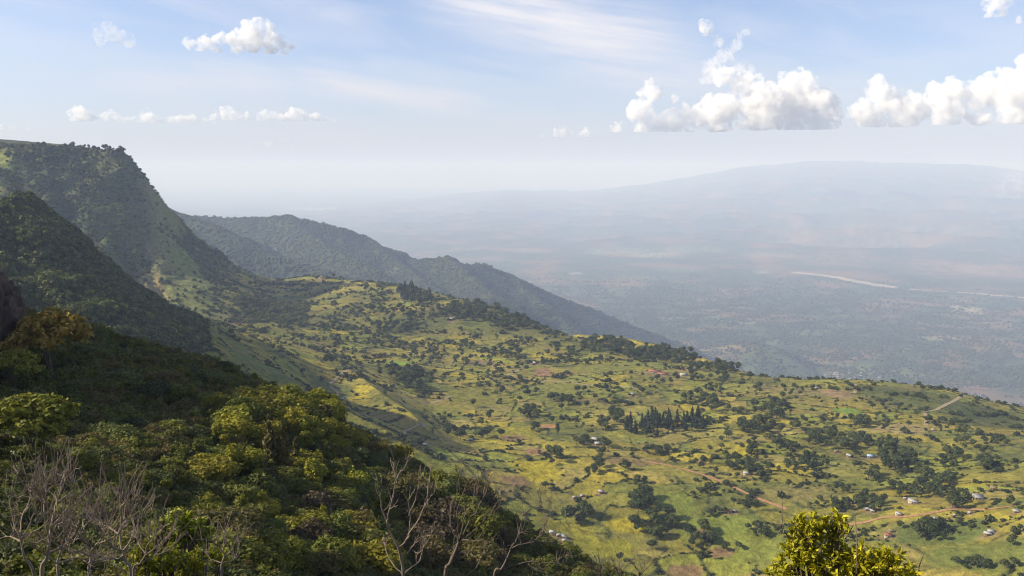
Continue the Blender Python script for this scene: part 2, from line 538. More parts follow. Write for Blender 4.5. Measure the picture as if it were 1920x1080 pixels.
def ppx(p):
    """photo pixel of a world point (for level of detail only)."""
    c, s_ = math.cos(TH), math.sin(TH)
    f = p[1] * c - p[2] * s_
    return 960 + FPX * p[0] / f, 540 - FPX * (p[1] * s_ + p[2] * c) / f
# ------------------------------------------------------------------ land cover (base colour only)
def lerp(a, b, t):
    return a + (b - a) * t[..., None]


C = {k: np.array(v) for k, v in dict(
    forest=(0.030, 0.043, 0.016), scrub=(0.055, 0.068, 0.022), grass=(0.155, 0.150, 0.032), dry=(0.165, 0.140, 0.050), soil=(0.17, 0.095, 0.05), rock=(0.16, 0.13, 0.10),
    bush=(0.055, 0.072, 0.040), sand=(0.42, 0.37, 0.27), red=(0.20, 0.12, 0.075), fine=(0.13, 0.16, 0.03)).items()}
LC = np.zeros(X.shape + (3,))
# near hill: leaf litter and low growth between the bushes
nz = fbm(X / 9, Y / 9, 61, 3)
LC[:] = lerp(C['forest'] * 0.8, C['scrub'] * 0.8, smooth(-0.3, 0.5, nz))
LC = lerp(LC, np.broadcast_to(C['rock'] * 0.35, LC.shape), smooth(0.25, 0.55, fbm(X / 14, Y / 14, 62, 3)) * 0.5)

# farmland parcels: a warped jittered-grid Voronoi in the ground plane
iB = (RR > 480) & (RR < 3300)
xb, yb = X[iB], Y[iB]
wx = xb + fbm(xb / 75, yb / 75, 71, 3) * 20
wy = yb + fbm(xb / 75, yb / 75, 72, 3) * 20 + xb * 0.15
CX, CY = 48.0, 34.0


def voro(wx, wy, cx, cy, seed):
    gx, gy = np.floor(wx / cx).astype(np.int64), np.floor(wy / cy).astype(np.int64)
    d1 = np.full(wx.shape, 1e9)
    d2 = np.full(wx.shape, 1e9)
    ix1 = np.zeros(wx.shape, np.int64)
    iy1 = np.zeros(wx.shape, np.int64)
    ix2 = np.zeros(wx.shape, np.int64)
    iy2 = np.zeros(wx.shape, np.int64)
    for ox in (-1, 0, 1):
        for oy in (-1, 0, 1):
            ix, iy = gx + ox, gy + oy
            sx = (ix + 0.1 + 0.8 * hash01(ix, iy, seed)) * cx
            sy = (iy + 0.1 + 0.8 * hash01(ix, iy, seed + 1)) * cy
            d = np.maximum(np.abs(wx - sx) / cx * 0.6 + np.abs(wy - sy) / cy * 0.4, np.hypot((wx - sx) / cx, (wy - sy) / cy)) * math.sqrt(cx * cy)
            c1 = d < d1
            c2 = (~c1) & (d < d2)
            d2 = np.where(c1, d1, np.where(c2, d, d2))
            ix2 = np.where(c1, ix1, np.where(c2, ix, ix2))
            iy2 = np.where(c1, iy1, np.where(c2, iy, iy2))
            d1 = np.where(c1, d, d1)
            ix1 = np.where(c1, ix, ix1)
            iy1 = np.where(c1, iy, iy1)
    return d1, d2, ix1, iy1, ix2, iy2


d1, d2, ix1, iy1, ix2, iy2 = voro(wx, wy, CX, CY, 81)
h1, h2, h3 = hash01(ix1, iy1, 91), hash01(ix1, iy1, 92), hash01(ix1, iy1, 93)
PAL = 1.2 * np.array([(0.182, 0.160, 0.028), (0.155, 0.148, 0.028), (0.200, 0.168, 0.028), (0.138, 0.142, 0.028), (0.195, 0.158, 0.036), (0.170, 0.150, 0.034), (0.225, 0.186, 0.024), (0.120, 0.128, 0.028), (0.185, 0.155, 0.042), (0.160, 0.165, 0.026)])
fld = PAL[(h1 * len(PAL)).astype(int)] * (0.82 + 0.36 * h2)[..., None]
fld = lerp(fld, np.broadcast_to(np.array((0.17, 0.125, 0.058)), fld.shape), np.where(h3 < 0.03, 0.6, 0.0))
# drill lines and patchiness inside a field
rows = perlin(wx / (5 + 9 * h2), wy / 26, 95) * (h2 > 0.4)
fld *= (1 + 0.16 * fbm(xb / 16, yb / 16, 96, 4) * 1.6 + 0.10 * rows)[..., None]
rough = smooth(0.02, 0.30, fbm(xb / 150, yb / 150, 97, 4))         # uncultivated scrubby ground
fld = lerp(fld, lerp(np.broadcast_to(C['scrub'], fld.shape), np.broadcast_to(C['grass'], fld.shape), smooth(-.3, .4, fbm(xb / 22, yb / 22, 98, 4))), rough * 0.65)
# a thread of hedge or terrace bank along some parcel borders
eh = hash01(ix1 + ix2, iy1 + iy2, 99)
edge = (d2 - d1) * (1 - 0.0)
HED = (eh < 0.52) & (edge < 2.6)
bank = smooth(4.2, 1.2, edge) * (eh < 0.72)
fld = lerp(fld, np.broadcast_to(C['forest'] * 0.95, fld.shape), bank * 0.8)
# terrace banks following the slope
tb = (yb + fbm(xb / 110, yb / 110, 131, 3) * 55 + xb * .12) / 26.0
ti = np.floor(tb).astype(np.int64)
td = np.minimum(tb - ti, 1 - (tb - ti)) * 26
tk = np.round(tb).astype(np.int64)
tsel = (hash01(tk, np.floor((xb + 31 * tk) / 85).astype(np.int64), 133) < 0.55) & (fbm(xb / 210, yb / 210, 134, 2) > -0.12)
tbank = smooth(3.4, 0.8, td) * tsel
fld = lerp(fld, np.broadcast_to(C['forest'] * 0.95, fld.shape), tbank * 0.8)
HED = HED | (tsel & (td < 1.5))
low = fM(xb, yb)
mt = smooth(-300, -215, low) * smooth(-150, -330, xb) * np.where(np.hypot(xb, yb) < 1500, smooth(-0.345, -0.40, xb / np.maximum(yb, 1) + 0.03 * fbm(xb / 50, yb / 50, 141, 3)), 1.0)
# outer slopes beyond the rim are bush
fall = smooth(-372, -440, Z[iB])
fld = lerp(fld, lerp(np.broadcast_to(C['forest'] * 1.2, fld.shape), np.broadcast_to(C['scrub'], fld.shape), smooth(-.2, .4, fbm(xb / 40, yb / 40, 101, 4))), fall)
# the mountain: bush with grass on the ribs
nm = fbm(xb / 70, yb / 70, 102, 5) + 0.5 * perlin((xb * .9 - yb * .35) / 90, yb / 400, 103)
mcol = lerp(np.broadcast_to(C['forest'] * 1.25, fld.shape), np.broadcast_to(C['scrub'] * 1.05, fld.shape), smooth(-0.25, 0.15, nm))
mcol = lerp(mcol, np.broadcast_to(C['grass'] * 0.95, fld.shape), smooth(0.05, 0.35, nm))
mcol = lerp(mcol, np.broadcast_to(C['rock'] * 0.7, fld.shape), smooth(0.42, 0.6, fbm(xb / 25, yb / 45, 104, 4)) * 0.6)
isB = smooth(1420, 1300, np.hypot(xb, yb)) * mt
mcol = lerp(mcol, np.broadcast_to(C['forest'] * 1.1, fld.shape), isB * 0.75)
fld = lerp(fld, mcol, mt)
LC[iB] = lerp(LC[iB], fld, np.broadcast_to(smooth(480, 620, RR[iB])[:, None], fld.shape[:2]) * np.where(WHO[iB] == 0, 0.0, 1.0))
TREEK = np.zeros(X.shape)                                           # how wooded the ground is
TREEK[iB] = mt * smooth(0.25, -0.15, nm) * (1 - 0.0 * isB) + isB * 0.75 + fall * 0.8
HEDG = np.zeros(X.shape, bool)
HEDG[iB] = HED & (mt < 0.2) & (fall < 0.3) & (rough < 0.75)


def patch(px, py, hw, hh, col, amt=1.0, rmin=500, soft=0.25, tree=None, seed=0):
    """a plot of ground of its own colour, read off the photograph at px,py."""
    g = G(px, py, rmin)
    if g is None:
        return
    r = math.hypot(g[0], g[1])
    sl = max(0.12, (py - EYE) / FPX) if rmin < 3000 else (py - EYE) / FPX
    a, b = hw / FPX * r, hh / FPX * r / sl
    ux, uy = g[0] / r, g[1] / r
    i0, i1 = np.searchsorted(RR, [r - 1.6 * b - 1.6 * a * 0.2, r + 1.6 * b])
    i0, i1 = max(0, i0 - 1), min(NR, i1 + 1)
    if i1 <= i0:
        return
    x, y = X[i0:i1] - g[0], Y[i0:i1] - g[1]
    al, ac = x * ux + y * uy, x * uy - y * ux
    w = 0.35 * fbm(X[i0:i1] / (a * 0.9), Y[i0:i1] / (a * 0.9), 200 + seed, 3)
    d = (np.abs(al / b) ** 3 + np.abs(ac / a) ** 3) ** (1 / 3) + w
    m = smooth(1.0 + soft, 1.0 - soft, d) * amt
    if rmin > 3000:
        m = m * (0.15 + 0.85 * smooth(-0.3, 0.3, fbm(X[i0:i1] / (a * .22), Y[i0:i1] / (a * .3), 220 + seed, 4)))
    c = np.array(col) * (1 + 0.22 * fbm(X[i0:i1] / 14, Y[i0:i1] / 14, 210, 3))[..., None]
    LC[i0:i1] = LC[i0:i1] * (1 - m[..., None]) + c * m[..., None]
    HEDG[i0:i1] &= ~((m > 0.5) & (d < 0.85))
    if tree is not None:
        TREEK[i0:i1] = TREEK[i0:i1] * (1 - m) + tree * m


BR = (0.19, 0.125, 0.06)
TANF = (0.24, 0.19, 0.075)
YEL = (0.29, 0.245, 0.022)
LIME = (0.140, 0.165, 0.028)
for i, (px, py, hw, hh, c) in enumerate([
    (748, 681, 23, 6, (0.17, 0.26, 0.03)), (1345, 988, 72, 22, LIME), (1268, 945, 34, 20, LIME), (1420, 1030, 60, 22, (0.15, 0.165, 0.03)), (1000, 873, 46, 11, YEL), (1015, 891, 46, 10, YEL),
    (900, 835, 40, 9, (0.21, 0.19, 0.03)), (970, 810, 42, 14, (0.20, 0.185, 0.025)), (1060, 985, 60, 14, (0.21, 0.19, 0.025)), (1130, 1025, 60, 16, (0.20, 0.19, 0.022)), (1180, 985, 40, 10, YEL),
    (962, 822, 25, 8, BR), (966, 902, 27, 7, BR), (1027, 799, 18, 5, (0.32, 0.17, 0.07)), (1018, 697, 15, 9, (0.21, 0.125, 0.072)), (1090, 692, 26, 7, (0.2, 0.12, 0.07)), (1004, 846, 18, 7, (0.24, 0.14, 0.07)),
    (1353, 1036, 22, 8, BR), (1285, 1072, 34, 10, (0.19, 0.125, 0.06)), (900, 680, 30, 6, (0.2, 0.14, 0.08)), (1690, 804, 42, 12, TANF), (1610, 757, 38, 8, (0.23, 0.19, 0.04)), (1590, 770, 24, 6, (0.14, 0.2, 0.03)),
    (1490, 733, 70, 9, (0.20, 0.17, 0.06)), (1570, 738, 26, 9, (0.25, 0.17, 0.09)), (1390, 842, 36, 10, YEL), (1340, 837, 40, 12, (0.22, 0.19, 0.03)), (1850, 895, 45, 12, (0.22, 0.195, 0.035)),
    (1600, 880, 70, 16, (0.18, 0.17, 0.04)), (1700, 950, 26, 9, (0.24, 0.2, 0.03)), (1500, 925, 60, 14, (0.17, 0.15, 0.045)), (1310, 1000, 16, 6, (0.2, 0.12, 0.06)), (1130, 690, 70, 7, (0.15, 0.15, 0.03)),
    (900, 742, 60, 16, (0.17, 0.16, 0.032)), (830, 770, 40, 9, (0.17, 0.165, 0.03)), (1050, 730, 90, 11, (0.15, 0.155, 0.032)), (790, 805, 40, 5, (0.17, 0.15, 0.04)), (1230, 678, 30, 6, (0.17, 0.17, 0.035)),
    (1283, 692, 16, 5, (0.32, 0.2, 0.09)), (1180, 866, 60, 9, (0.17, 0.13, 0.05)), (1260, 880, 55, 12, (0.2, 0.18, 0.035)), (1750, 1000, 90, 20, (0.10, 0.12, 0.03)), (1850, 1040, 90, 20, (0.12, 0.135, 0.03)),
    (620, 730, 40, 14, (0.10, 0.11, 0.035)), (425, 640, 45, 10, (0.15, 0.15, 0.035)), (500, 690, 70, 14, (0.12, 0.14, 0.035)), (600, 745, 30, 8, (0.16, 0.11, 0.06)), (440, 600, 40, 8, (0.14, 0.1, 0.06)),
]):
    patch(px, py, hw, hh, c, seed=i)
# bushy ground round the rim, on the far fields and on the outer slope at the right
for i, (px, py, hw, hh, c, a) in enumerate([
    (1720, 752, 100, 22, (0.075, 0.088, 0.028), .8), (1880, 790, 70, 26, (0.060, 0.072, 0.026), .85), (1840, 775, 50, 18, (0.055, 0.066, 0.024), .8), (1640, 728, 60, 9, (0.075, 0.085, 0.028), .7), (1900, 840, 60, 24, (0.085, 0.092, 0.03), .6),
    (1420, 716, 60, 8, (0.075, 0.08, 0.028), .6), (1130, 655, 70, 10, C['scrub'], .7), (1230, 664, 60, 9, C['forest'], .7), (760, 605, 80, 16, (0.08, 0.088, 0.03), .6), (900, 600, 90, 14, (0.075, 0.085, 0.028), .65), (680, 560, 60, 12, (0.085, 0.092, 0.03), .6),
    (980, 625, 70, 8, (0.07, 0.08, 0.028), .6), (840, 685, 60, 8, (0.085, 0.095, 0.03), .5), (760, 700, 40, 18, C['scrub'], .7), (620, 600, 50, 14, (0.08, 0.09, 0.03), .6),
]):
    patch(px, py, hw, hh, c, amt=a, seed=170 + i, soft=0.6)
# light strips on the mountain
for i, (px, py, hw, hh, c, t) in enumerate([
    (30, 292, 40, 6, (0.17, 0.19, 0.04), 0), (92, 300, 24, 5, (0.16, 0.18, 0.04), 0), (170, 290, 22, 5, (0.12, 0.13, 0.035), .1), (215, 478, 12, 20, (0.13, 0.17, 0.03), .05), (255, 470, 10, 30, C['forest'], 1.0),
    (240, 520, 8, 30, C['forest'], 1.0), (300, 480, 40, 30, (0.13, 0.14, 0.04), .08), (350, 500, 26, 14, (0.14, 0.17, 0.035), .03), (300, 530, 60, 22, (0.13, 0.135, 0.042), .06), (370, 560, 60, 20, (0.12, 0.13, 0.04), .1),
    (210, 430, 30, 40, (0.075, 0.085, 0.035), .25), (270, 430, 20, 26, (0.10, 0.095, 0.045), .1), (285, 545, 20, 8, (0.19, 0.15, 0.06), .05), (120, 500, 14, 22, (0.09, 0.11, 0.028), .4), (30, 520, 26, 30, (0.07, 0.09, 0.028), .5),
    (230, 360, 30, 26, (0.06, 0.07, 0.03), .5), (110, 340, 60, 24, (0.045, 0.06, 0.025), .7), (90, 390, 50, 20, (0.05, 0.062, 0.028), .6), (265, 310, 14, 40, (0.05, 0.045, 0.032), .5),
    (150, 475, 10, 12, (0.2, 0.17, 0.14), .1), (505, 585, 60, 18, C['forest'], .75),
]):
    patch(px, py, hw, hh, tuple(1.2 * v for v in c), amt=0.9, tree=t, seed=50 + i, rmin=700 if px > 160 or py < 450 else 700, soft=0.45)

# trodden yards round the houses
HOUSES = [
    (1117, 826, 16, 'white', 'pale', "pale roofed house in the spinney above the yellow fields, the upper of two"),
    (1121, 834, 13, 'white', 'mud', "low white roofed hut in front of the upper spinney house"),
    (1127, 924, 11, 'white', 'mud', "small white roofed hut alone in the scrub right of the lone lollipop tree"),
    (1077, 934, 8, 'white', 'mud', "tiny white roofed hut at the left of the scattered scrub huts"),
    (1091, 931, 8, 'grey', 'mud', "tiny grey hut between the two scattered white scrub huts"),
    (1036, 1000, 12, 'white', 'pale', "uppermost pale hut of the hamlet at the foot of the bushy hillside"),
    (1047, 1005, 10, 'white', 'mud', "second hut of the hamlet at the foot of the bushy hillside"),
    (1057, 1008, 13, 'white', 'pale', "largest white roofed hut of the hamlet at the foot of the bushy hillside"),
    (1058, 1015, 10, 'grey', 'mud', "grey roofed hut at the lower end of the hillside hamlet"),
    (797, 836, 10, 'grey', 'mud', "grey hut under the clump nearest the bushy hillside"),
    (882, 826, 8, 'white', 'mud', "tiny white hut in the tree row right of the hillside huts"),
    (1313, 868, 9, 'straw', 'mud', "straw coloured hut at the start of the red earth track"),
    (1400, 890, 13, 'white', 'pale', "white hut at the foot of the long diagonal tree row"),
    (1368, 961, 11, 'rust', 'pale', "rusty roofed hut beside the clump above the bright green field"),
    (1377, 960, 8, 'white', 'mud', "small white hut next to the rusty roofed hut"),
    (1632, 858, 13, 'blue', 'pale', "house with a pale blue roof at the edge of the mixed grove"),
    (1593, 857, 11, 'grey', 'mud', "grey roofed hut left of the blue roofed house"),
    (1568, 848, 8, 'straw', 'mud', "brown hut among the trees left of the grey roofed hut"),
    (1712, 943, 16, 'white', 'pale', "bright white farmhouse above the bend of the earth road"),
    (1697, 936, 7, 'white', 'mud', "tiny outbuilding left of the bright white farmhouse"),
    (1830, 935, 22, 'white', 'pale', "long white building near the right edge of the fields"),
    (1685, 966, 11, 'grey', 'pale', "grey house touching the upper side of the earth road"),
    (1626, 957, 12, 'white', 'mud', "white roofed house in the orchard, the larger of the pair"),
    (1636, 960, 9, 'grey', 'mud', "small grey hut of the orchard pair"),
    (1600, 943, 10, 'white', 'mud', "white roofed hut at the top of the orchard"),
    (1665, 1007, 14, 'red', 'pale', "red roofed house below the earth road"),
    (1671, 997, 9, 'straw', 'mud', "thatched hut just behind the red roofed house"),
    (1790, 951, 12, 'grey', 'mud', "grey roofed house under the group right of the white farmhouse"),
    (1818, 963, 8, 'white', 'mud', "tiny white hut right of the earth road's end"),
    (1753, 974, 8, 'white', 'mud', "tiny white hut below the bend of the earth road"),
    (1790, 967, 6, 'white', 'mud', "smallest white hut beside the end of the earth road"),
    (1858, 999, 11, 'white', 'pale', "white roofed house in the fields at lower right"),
    (1852, 1004, 13, 'grey', 'mud', "grey roofed house in front of the lower right white one"),
    (1583, 975, 8, 'straw', 'mud', "straw roofed hut on the upper bank of the road behind the leafy bush"),
    (1863, 918, 11, 'straw', 'mud', "brown hut above the long white building"),
    (1750, 807, 6, 'white', 'mud', "tiny white hut on the back right slope"),
    (1228, 698, 24, 'red', 'pale', "longer red roofed school block on the far edge of the shelf", .3),
    (1243, 703, 20, 'red', 'pale', "front red roofed school block on the far edge of the shelf", .3),
    (1282, 704, 15, 'grey', 'pale', "grey roofed block right of the red roofed school", .4),
    (641, 750, 8, 'white', 'mud', "white hut beside the lower bend of the spur track"),
    (603, 521, 9, 'straw', 'pale', "tan house on the skyline knoll of the farmland"),
    (847, 599, 8, 'white', 'mud', "white hut among the trees of the falling skyline"),
    (1003, 682, 9, 'white', 'mud', "white hut at the end of the upper track beside the reddish plot"),
    (1186, 741, 9, 'white', 'mud', "white hut on the terraces below the school, the upper one"),
    (1177, 753, 7, 'white', 'mud', "tiny white hut below the upper terrace hut"),
    (757, 647, 6, 'white', 'mud', "tiny pale hut above the bright little field"),
    (1530, 729, 7, 'grey', 'mud', "grey hut near the rim of the shelf"),
    (1905, 961, 10, 'white', 'mud', "white hut on the right edge of the fields"),
]
for i, a_ in enumerate(HOUSES):
    patch(a_[0], a_[1] + 1, a_[2] * 1.1, 3.2, (0.20, 0.145, 0.08), amt=0.75, seed=300 + i, soft=0.5)

# far ridge and valley
iE2 = (RR > 2500)
xe, ye = X[iE2], Y[iE2]
ec = lerp(np.broadcast_to(C['forest'] * 1.15, xe.shape + (3,)), np.broadcast_to(C['scrub'] * 0.9, xe.shape + (3,)), smooth(-0.25, 0.45, fbm(xe / 160, ye / 160, 111, 5)))
ec = lerp(ec, np.broadcast_to(C['dry'] * 0.75, ec.shape), smooth(0.25, 0.55, fbm(xe / 300, ye / 120, 112, 4)) * 0.6)
rv = np.hypot(xe, ye)
vn = fbm(xe / 900, ye / 900, 121, 5)
vc = lerp(np.broadcast_to(C['bush'] * 0.75, ec.shape), np.broadcast_to(C['bush'] * 1.25, ec.shape), smooth(-.35, .35, fbm(xe / 140, ye / 140, 122, 4)))
vc = lerp(vc, np.broadcast_to(C['red'], ec.shape), smooth(-0.05, 0.35, vn) * 0.75)
vc = lerp(vc, np.broadcast_to(C['grass'] * 1.1, ec.shape), smooth(0.18, 0.5, fbm(xe / 420, ye / 420, 123, 5)) * 0.8 * smooth(12000, 5600, rv))
vc = lerp(vc, np.broadcast_to(C['bush'] * 0.6, ec.shape), smooth(0.1, 0.45, fbm(xe / 240, ye / 240, 124, 5)) * 0.6)
LC[iE2] = np.where((WHO[iE2] == 3)[..., None], vc, np.where((WHO[iE2] == 2)[..., None], ec, LC[iE2]))
for i, (px, py, hw, hh, c, a) in enumerate([
    (1150, 468, 60, 6, (0.27, 0.26, 0.16), .6), (1230, 478, 40, 4, (0.30, 0.31, 0.18), .8), (1290, 470, 50, 5, (0.26, 0.27, 0.16), .5), (1440, 478, 40, 4, (0.36, 0.26, 0.17), .7), (1650, 455, 60, 9, (0.30, 0.22, 0.16), .5),
    (1560, 488, 60, 10, (0.28, 0.2, 0.14), .5), (1780, 500, 80, 14, (0.27, 0.19, 0.14), .6), (1880, 510, 60, 12, (0.30, 0.19, 0.14), .6), (1500, 440, 70, 9, (0.24, 0.19, 0.14), .4), (1730, 430, 90, 10, (0.24, 0.2, 0.15), .4),
    (1810, 580, 22, 6, (0.42, 0.38, 0.25), .9), (1770, 635, 40, 4, (0.40, 0.34, 0.2), .7), (1840, 600, 50, 12, (0.30, 0.2, 0.13), .5), (1790, 560, 40, 6, (0.3, 0.22, 0.15), .4), (1430, 510, 14, 3, (0.40, 0.35, 0.25), .7), (1080, 512, 12, 2, (0.5, 0.47, 0.4), .8),
    (1500, 620, 50, 7, (0.15, 0.19, 0.06), .6), (1460, 640, 60, 5, (0.16, 0.19, 0.06), .6), (1620, 692, 90, 9, (0.16, 0.20, 0.06), .7), (1700, 705, 60, 6, (0.17, 0.2, 0.06), .7), (1330, 655, 60, 9, (0.24, 0.22, 0.09), .7), (1400, 603, 30, 4, (0.3, 0.27, 0.13), .6),
    (1270, 505, 40, 4, (0.2, 0.22, 0.12), .5), (1200, 520, 60, 4, (0.2, 0.23, 0.12), .5), (990, 470, 40, 4, (0.24, 0.22, 0.15), .5), (900, 485, 50, 4, (0.2, 0.2, 0.14), .4), (1140, 545, 40, 5, (0.15, 0.17, 0.08), .5), (870, 468, 30, 3, (0.28, 0.24, 0.18), .5),
    (1576, 607, 8, 3, (0.4, 0.36, 0.28), .8), (1370, 600, 36, 5, (0.30, 0.26, 0.15), .6), (1270, 607, 22, 2, (0.26, 0.26, 0.16), .7), (1260, 598, 20, 2, (0.30, 0.28, 0.2), .7), (1900, 338, 22, 3, (0.5, 0.48, 0.44), .8), (590, 392, 40, 2, (0.6, 0.6, 0.58), .6),
]):
    patch(px, py, hw, hh, c, amt=min(1, a * 1.05), rmin=3200, soft=0.6, seed=100 + i)
print("cover", round(time.time() - T0, 1))

# ------------------------------------------------------------------ materials
MAT = {}


def newmat(name):
    m = bpy.data.materials.new(name)
    m.use_nodes = True
    m.node_tree.nodes.clear()
    MAT[name] = m
    return m, m.node_tree.nodes, m.node_tree.links


m, n, l = newmat("land")
at = nd(n, "ShaderNodeAttribute", attribute_name="landcover")
geo = nd(n, "ShaderNodeNewGeometry")
cd = nd(n, "ShaderNodeTexNoise")
cd.inputs["Scale"].default_value = 0.13
cd.inputs["Detail"].default_value = 8
cd.inputs["Roughness"].default_value = 0.62
l.new(geo.outputs["Position"], cd.inputs["Vector"])
sp = nd(n, "ShaderNodeTexVoronoi")
sp.inputs["Scale"].default_value = 0.045
sp.inputs["Randomness"].default_value = 1.0
l.new(geo.outputs["Position"], sp.inputs["Vector"])
mr = nd(n, "ShaderNodeMapRange")
mr.inputs[1].default_value, mr.inputs[2].default_value, mr.inputs[3].default_value, mr.inputs[4].default_value = 0.28, 0.72, 0.55, 1.5
l.new(cd.outputs[0], mr.inputs[0])
cc = mixc(n, l, 1.0, at.outputs["Color"], (1, 1, 1), 'MULTIPLY')
cn = nd(n, "ShaderNodeVectorMath", operation='SCALE')
l.new(at.outputs["Color"], cn.inputs[0])
l.new(mr.outputs[0], cn.inputs[3])
bs = nd(n, "ShaderNodeBsdfPrincipled")
bs.inputs["Roughness"].default_value = 0.95
bs.inputs["Specular IOR Level"].default_value = 0.1
l.new(cn.outputs[0], bs.inputs["Base Color"])
bp = nd(n, "ShaderNodeBump")
bp.inputs["Strength"].default_value = 0.9
bp.inputs["Distance"].default_value = 5.0
hsum = mth(n, l, 'ADD', cd.outputs[0], mth(n, l, 'MULTIPLY', sp.outputs[0], 0.03))
l.new(hsum, bp.inputs["Height"])
l.new(bp.outputs[0], bs.inputs["Normal"])
out = nd(n, "ShaderNodeOutputMaterial")
l.new(bs.outputs[0], out.inputs[0])

# ------------------------------------------------------------------ the land as separate pieces of setting
ZMT = np.zeros(X.shape)
ZMT[iB] = mt
qi, qj = np.meshgrid(np.arange(NR - 1), np.arange(NC), indexing='ij')
qj2 = (qj + 1) % NC
V00 = qi * NC + qj
V01 = qi * NC + qj2
V11 = (qi + 1) * NC + qj2
V10 = (qi + 1) * NC + qj
QUAD = np.stack([V00, V01, V11, V10], -1)
w_ = WHO[:-1, :]
rr_ = np.broadcast_to(RR[:-1, None], w_.shape)
hillB = (ZMT[:-1] > 0.5) & (rr_ < 1330)
CLS = np.full(w_.shape, 4)
CLS[(w_ == 0) & (rr_ < 700)] = 0
CLS[(w_ == 1)] = 1
CLS[(w_ == 1) & (ZMT[:-1] > 0.5)] = 2
CLS[(w_ == 1) & hillB] = 6
CLS[(w_ == 2)] = 3
CLS[(w_ == 3) & (rr_ > 14500) & (hc[0][None, :] > -900)] = 5
CO = np.stack([X, Y, Z], -1).reshape(-1, 3)
LCF = LC.reshape(-1, 3)
LAND = {}
for k_, (nm_, lab, cat) in enumerate([
    ("hillside", "near hillside overgrown with bushes, dropping from the left to the valley", "hillside"),
    ("farmland", "broad shelf of yellow green fields between the mountain and the valley edge", "farmland"),
    ("mountain", "tall escarpment headland with a flat grassy top and a shaded right flank", "mountain"),
    ("ridge", "long bluish ridge descending to the right behind the farmland", "ridge"),
    ("valley_floor", "hazy bush covered plain far below with pale clearings", "valley"),
    ("distant_hills", "faint blue range along the horizon on the right", "hills"),
    ("wooded_hill", "dark rounded wooded hill standing in front of the big mountain", "hill"),
]):
    sel = QUAD[CLS == k_]
    if len(sel) == 0:
        continue
    used, inv = np.unique(sel, return_inverse=True)
    o = mesh_np(nm_, CO[used], quads=inv.reshape(-1, 4), mat=MAT["land"], smooth=True)
    ca = o.data.attributes.new("landcover", 'FLOAT_COLOR', 'POINT')
    ca.data.foreach_set("color", np.hstack([LCF[used], np.ones((len(used), 1))]).astype(np.float32).ravel())
    setp(o, lab, cat, kind='structure')
    LAND[nm_] = o
print("land", round(time.time() - T0, 1))
# ------------------------------------------------------------------ foliage
def ico(sub=1):
    t = (1 + 5 ** .5) / 2
    v = [(-1, t, 0), (1, t, 0), (-1, -t, 0), (1, -t, 0), (0, -1, t), (0, 1, t), (0, -1, -t), (0, 1, -t), (t, 0, -1), (t, 0, 1), (-t, 0, -1), (-t, 0, 1)]
    f = [(0, 11, 5), (0, 5, 1), (0, 1, 7), (0, 7, 10), (0, 10, 11), (1, 5, 9), (5, 11, 4), (11, 10, 2), (10, 7, 6), (7, 1, 8), (3, 9, 4), (3, 4, 2), (3, 2, 6), (3, 6, 8), (3, 8, 9), (4, 9, 5), (2, 4, 11), (6, 2, 10), (8, 6, 7), (9, 8, 1)]
    v = [np.array(a) / np.linalg.norm(a) for a in v]
    for _ in range(sub):
        cache, nf = {}, []

        def mid(a, b):
            k_ = (min(a, b), max(a, b))
            if k_ not in cache:
                w = v[a] + v[b]
                v.append(w / np.linalg.norm(w))
                cache[k_] = len(v) - 1
            return cache[k_]
        for a, b, c in f:
            ab, bc_, ca = mid(a, b), mid(b, c), mid(c, a)
            nf += [(a, ab, ca), (b, bc_, ab), (c, ca, bc_), (ab, bc_, ca)]
        f = nf
    return np.array(v), np.array(f)


ICO = {k_: ico(k_) for k_ in (0, 1, 2, 3, 4, 5)}


def leafmat(name, base, tr=0.3, var=0.35, hue=(1.25, 1.05, 0.75)):
    m, n, l = newmat(name)
    oi = nd(n, "ShaderNodeObjectInfo")
    g = nd(n, "ShaderNodeNewGeometry")
    v = mth(n, l, 'ADD', mth(n, l, 'MULTIPLY', oi.outputs["Random"], var * 1.2), 1 - var * 0.6)
    v2 = mth(n, l, 'ADD', mth(n, l, 'MULTIPLY', g.outputs["Random Per Island"], var), 1 - var * 0.5)
    vv = mth(n, l, 'MULTIPLY', v, v2)
    c = mixc(n, l, mth(n, l, 'FRACT', mth(n, l, 'MULTIPLY', oi.outputs["Random"], 7.31)), base, tuple(b * h for b, h in zip(base, hue)))
    sc = nd(n, "ShaderNodeVectorMath", operation='SCALE')
    l.new(c, sc.inputs[0])
    l.new(vv, sc.inputs[3])
    b = nd(n, "ShaderNodeBsdfPrincipled")
    b.inputs["Roughness"].default_value = 0.6
    b.inputs["Specular IOR Level"].default_value = 0.25
    l.new(sc.outputs[0], b.inputs["Base Color"])
    t = nd(n, "ShaderNodeBsdfTranslucent")
    l.new(sc.outputs[0], t.inputs[0])
    mx = nd(n, "ShaderNodeMixShader")
    mx.inputs[0].default_value = tr
    l.new(b.outputs[0], mx.inputs[1])
    l.new(t.outputs[0], mx.inputs[2])
    o = nd(n, "ShaderNodeOutputMaterial")
    l.new(mx.outputs[0], o.inputs[0])
    return m


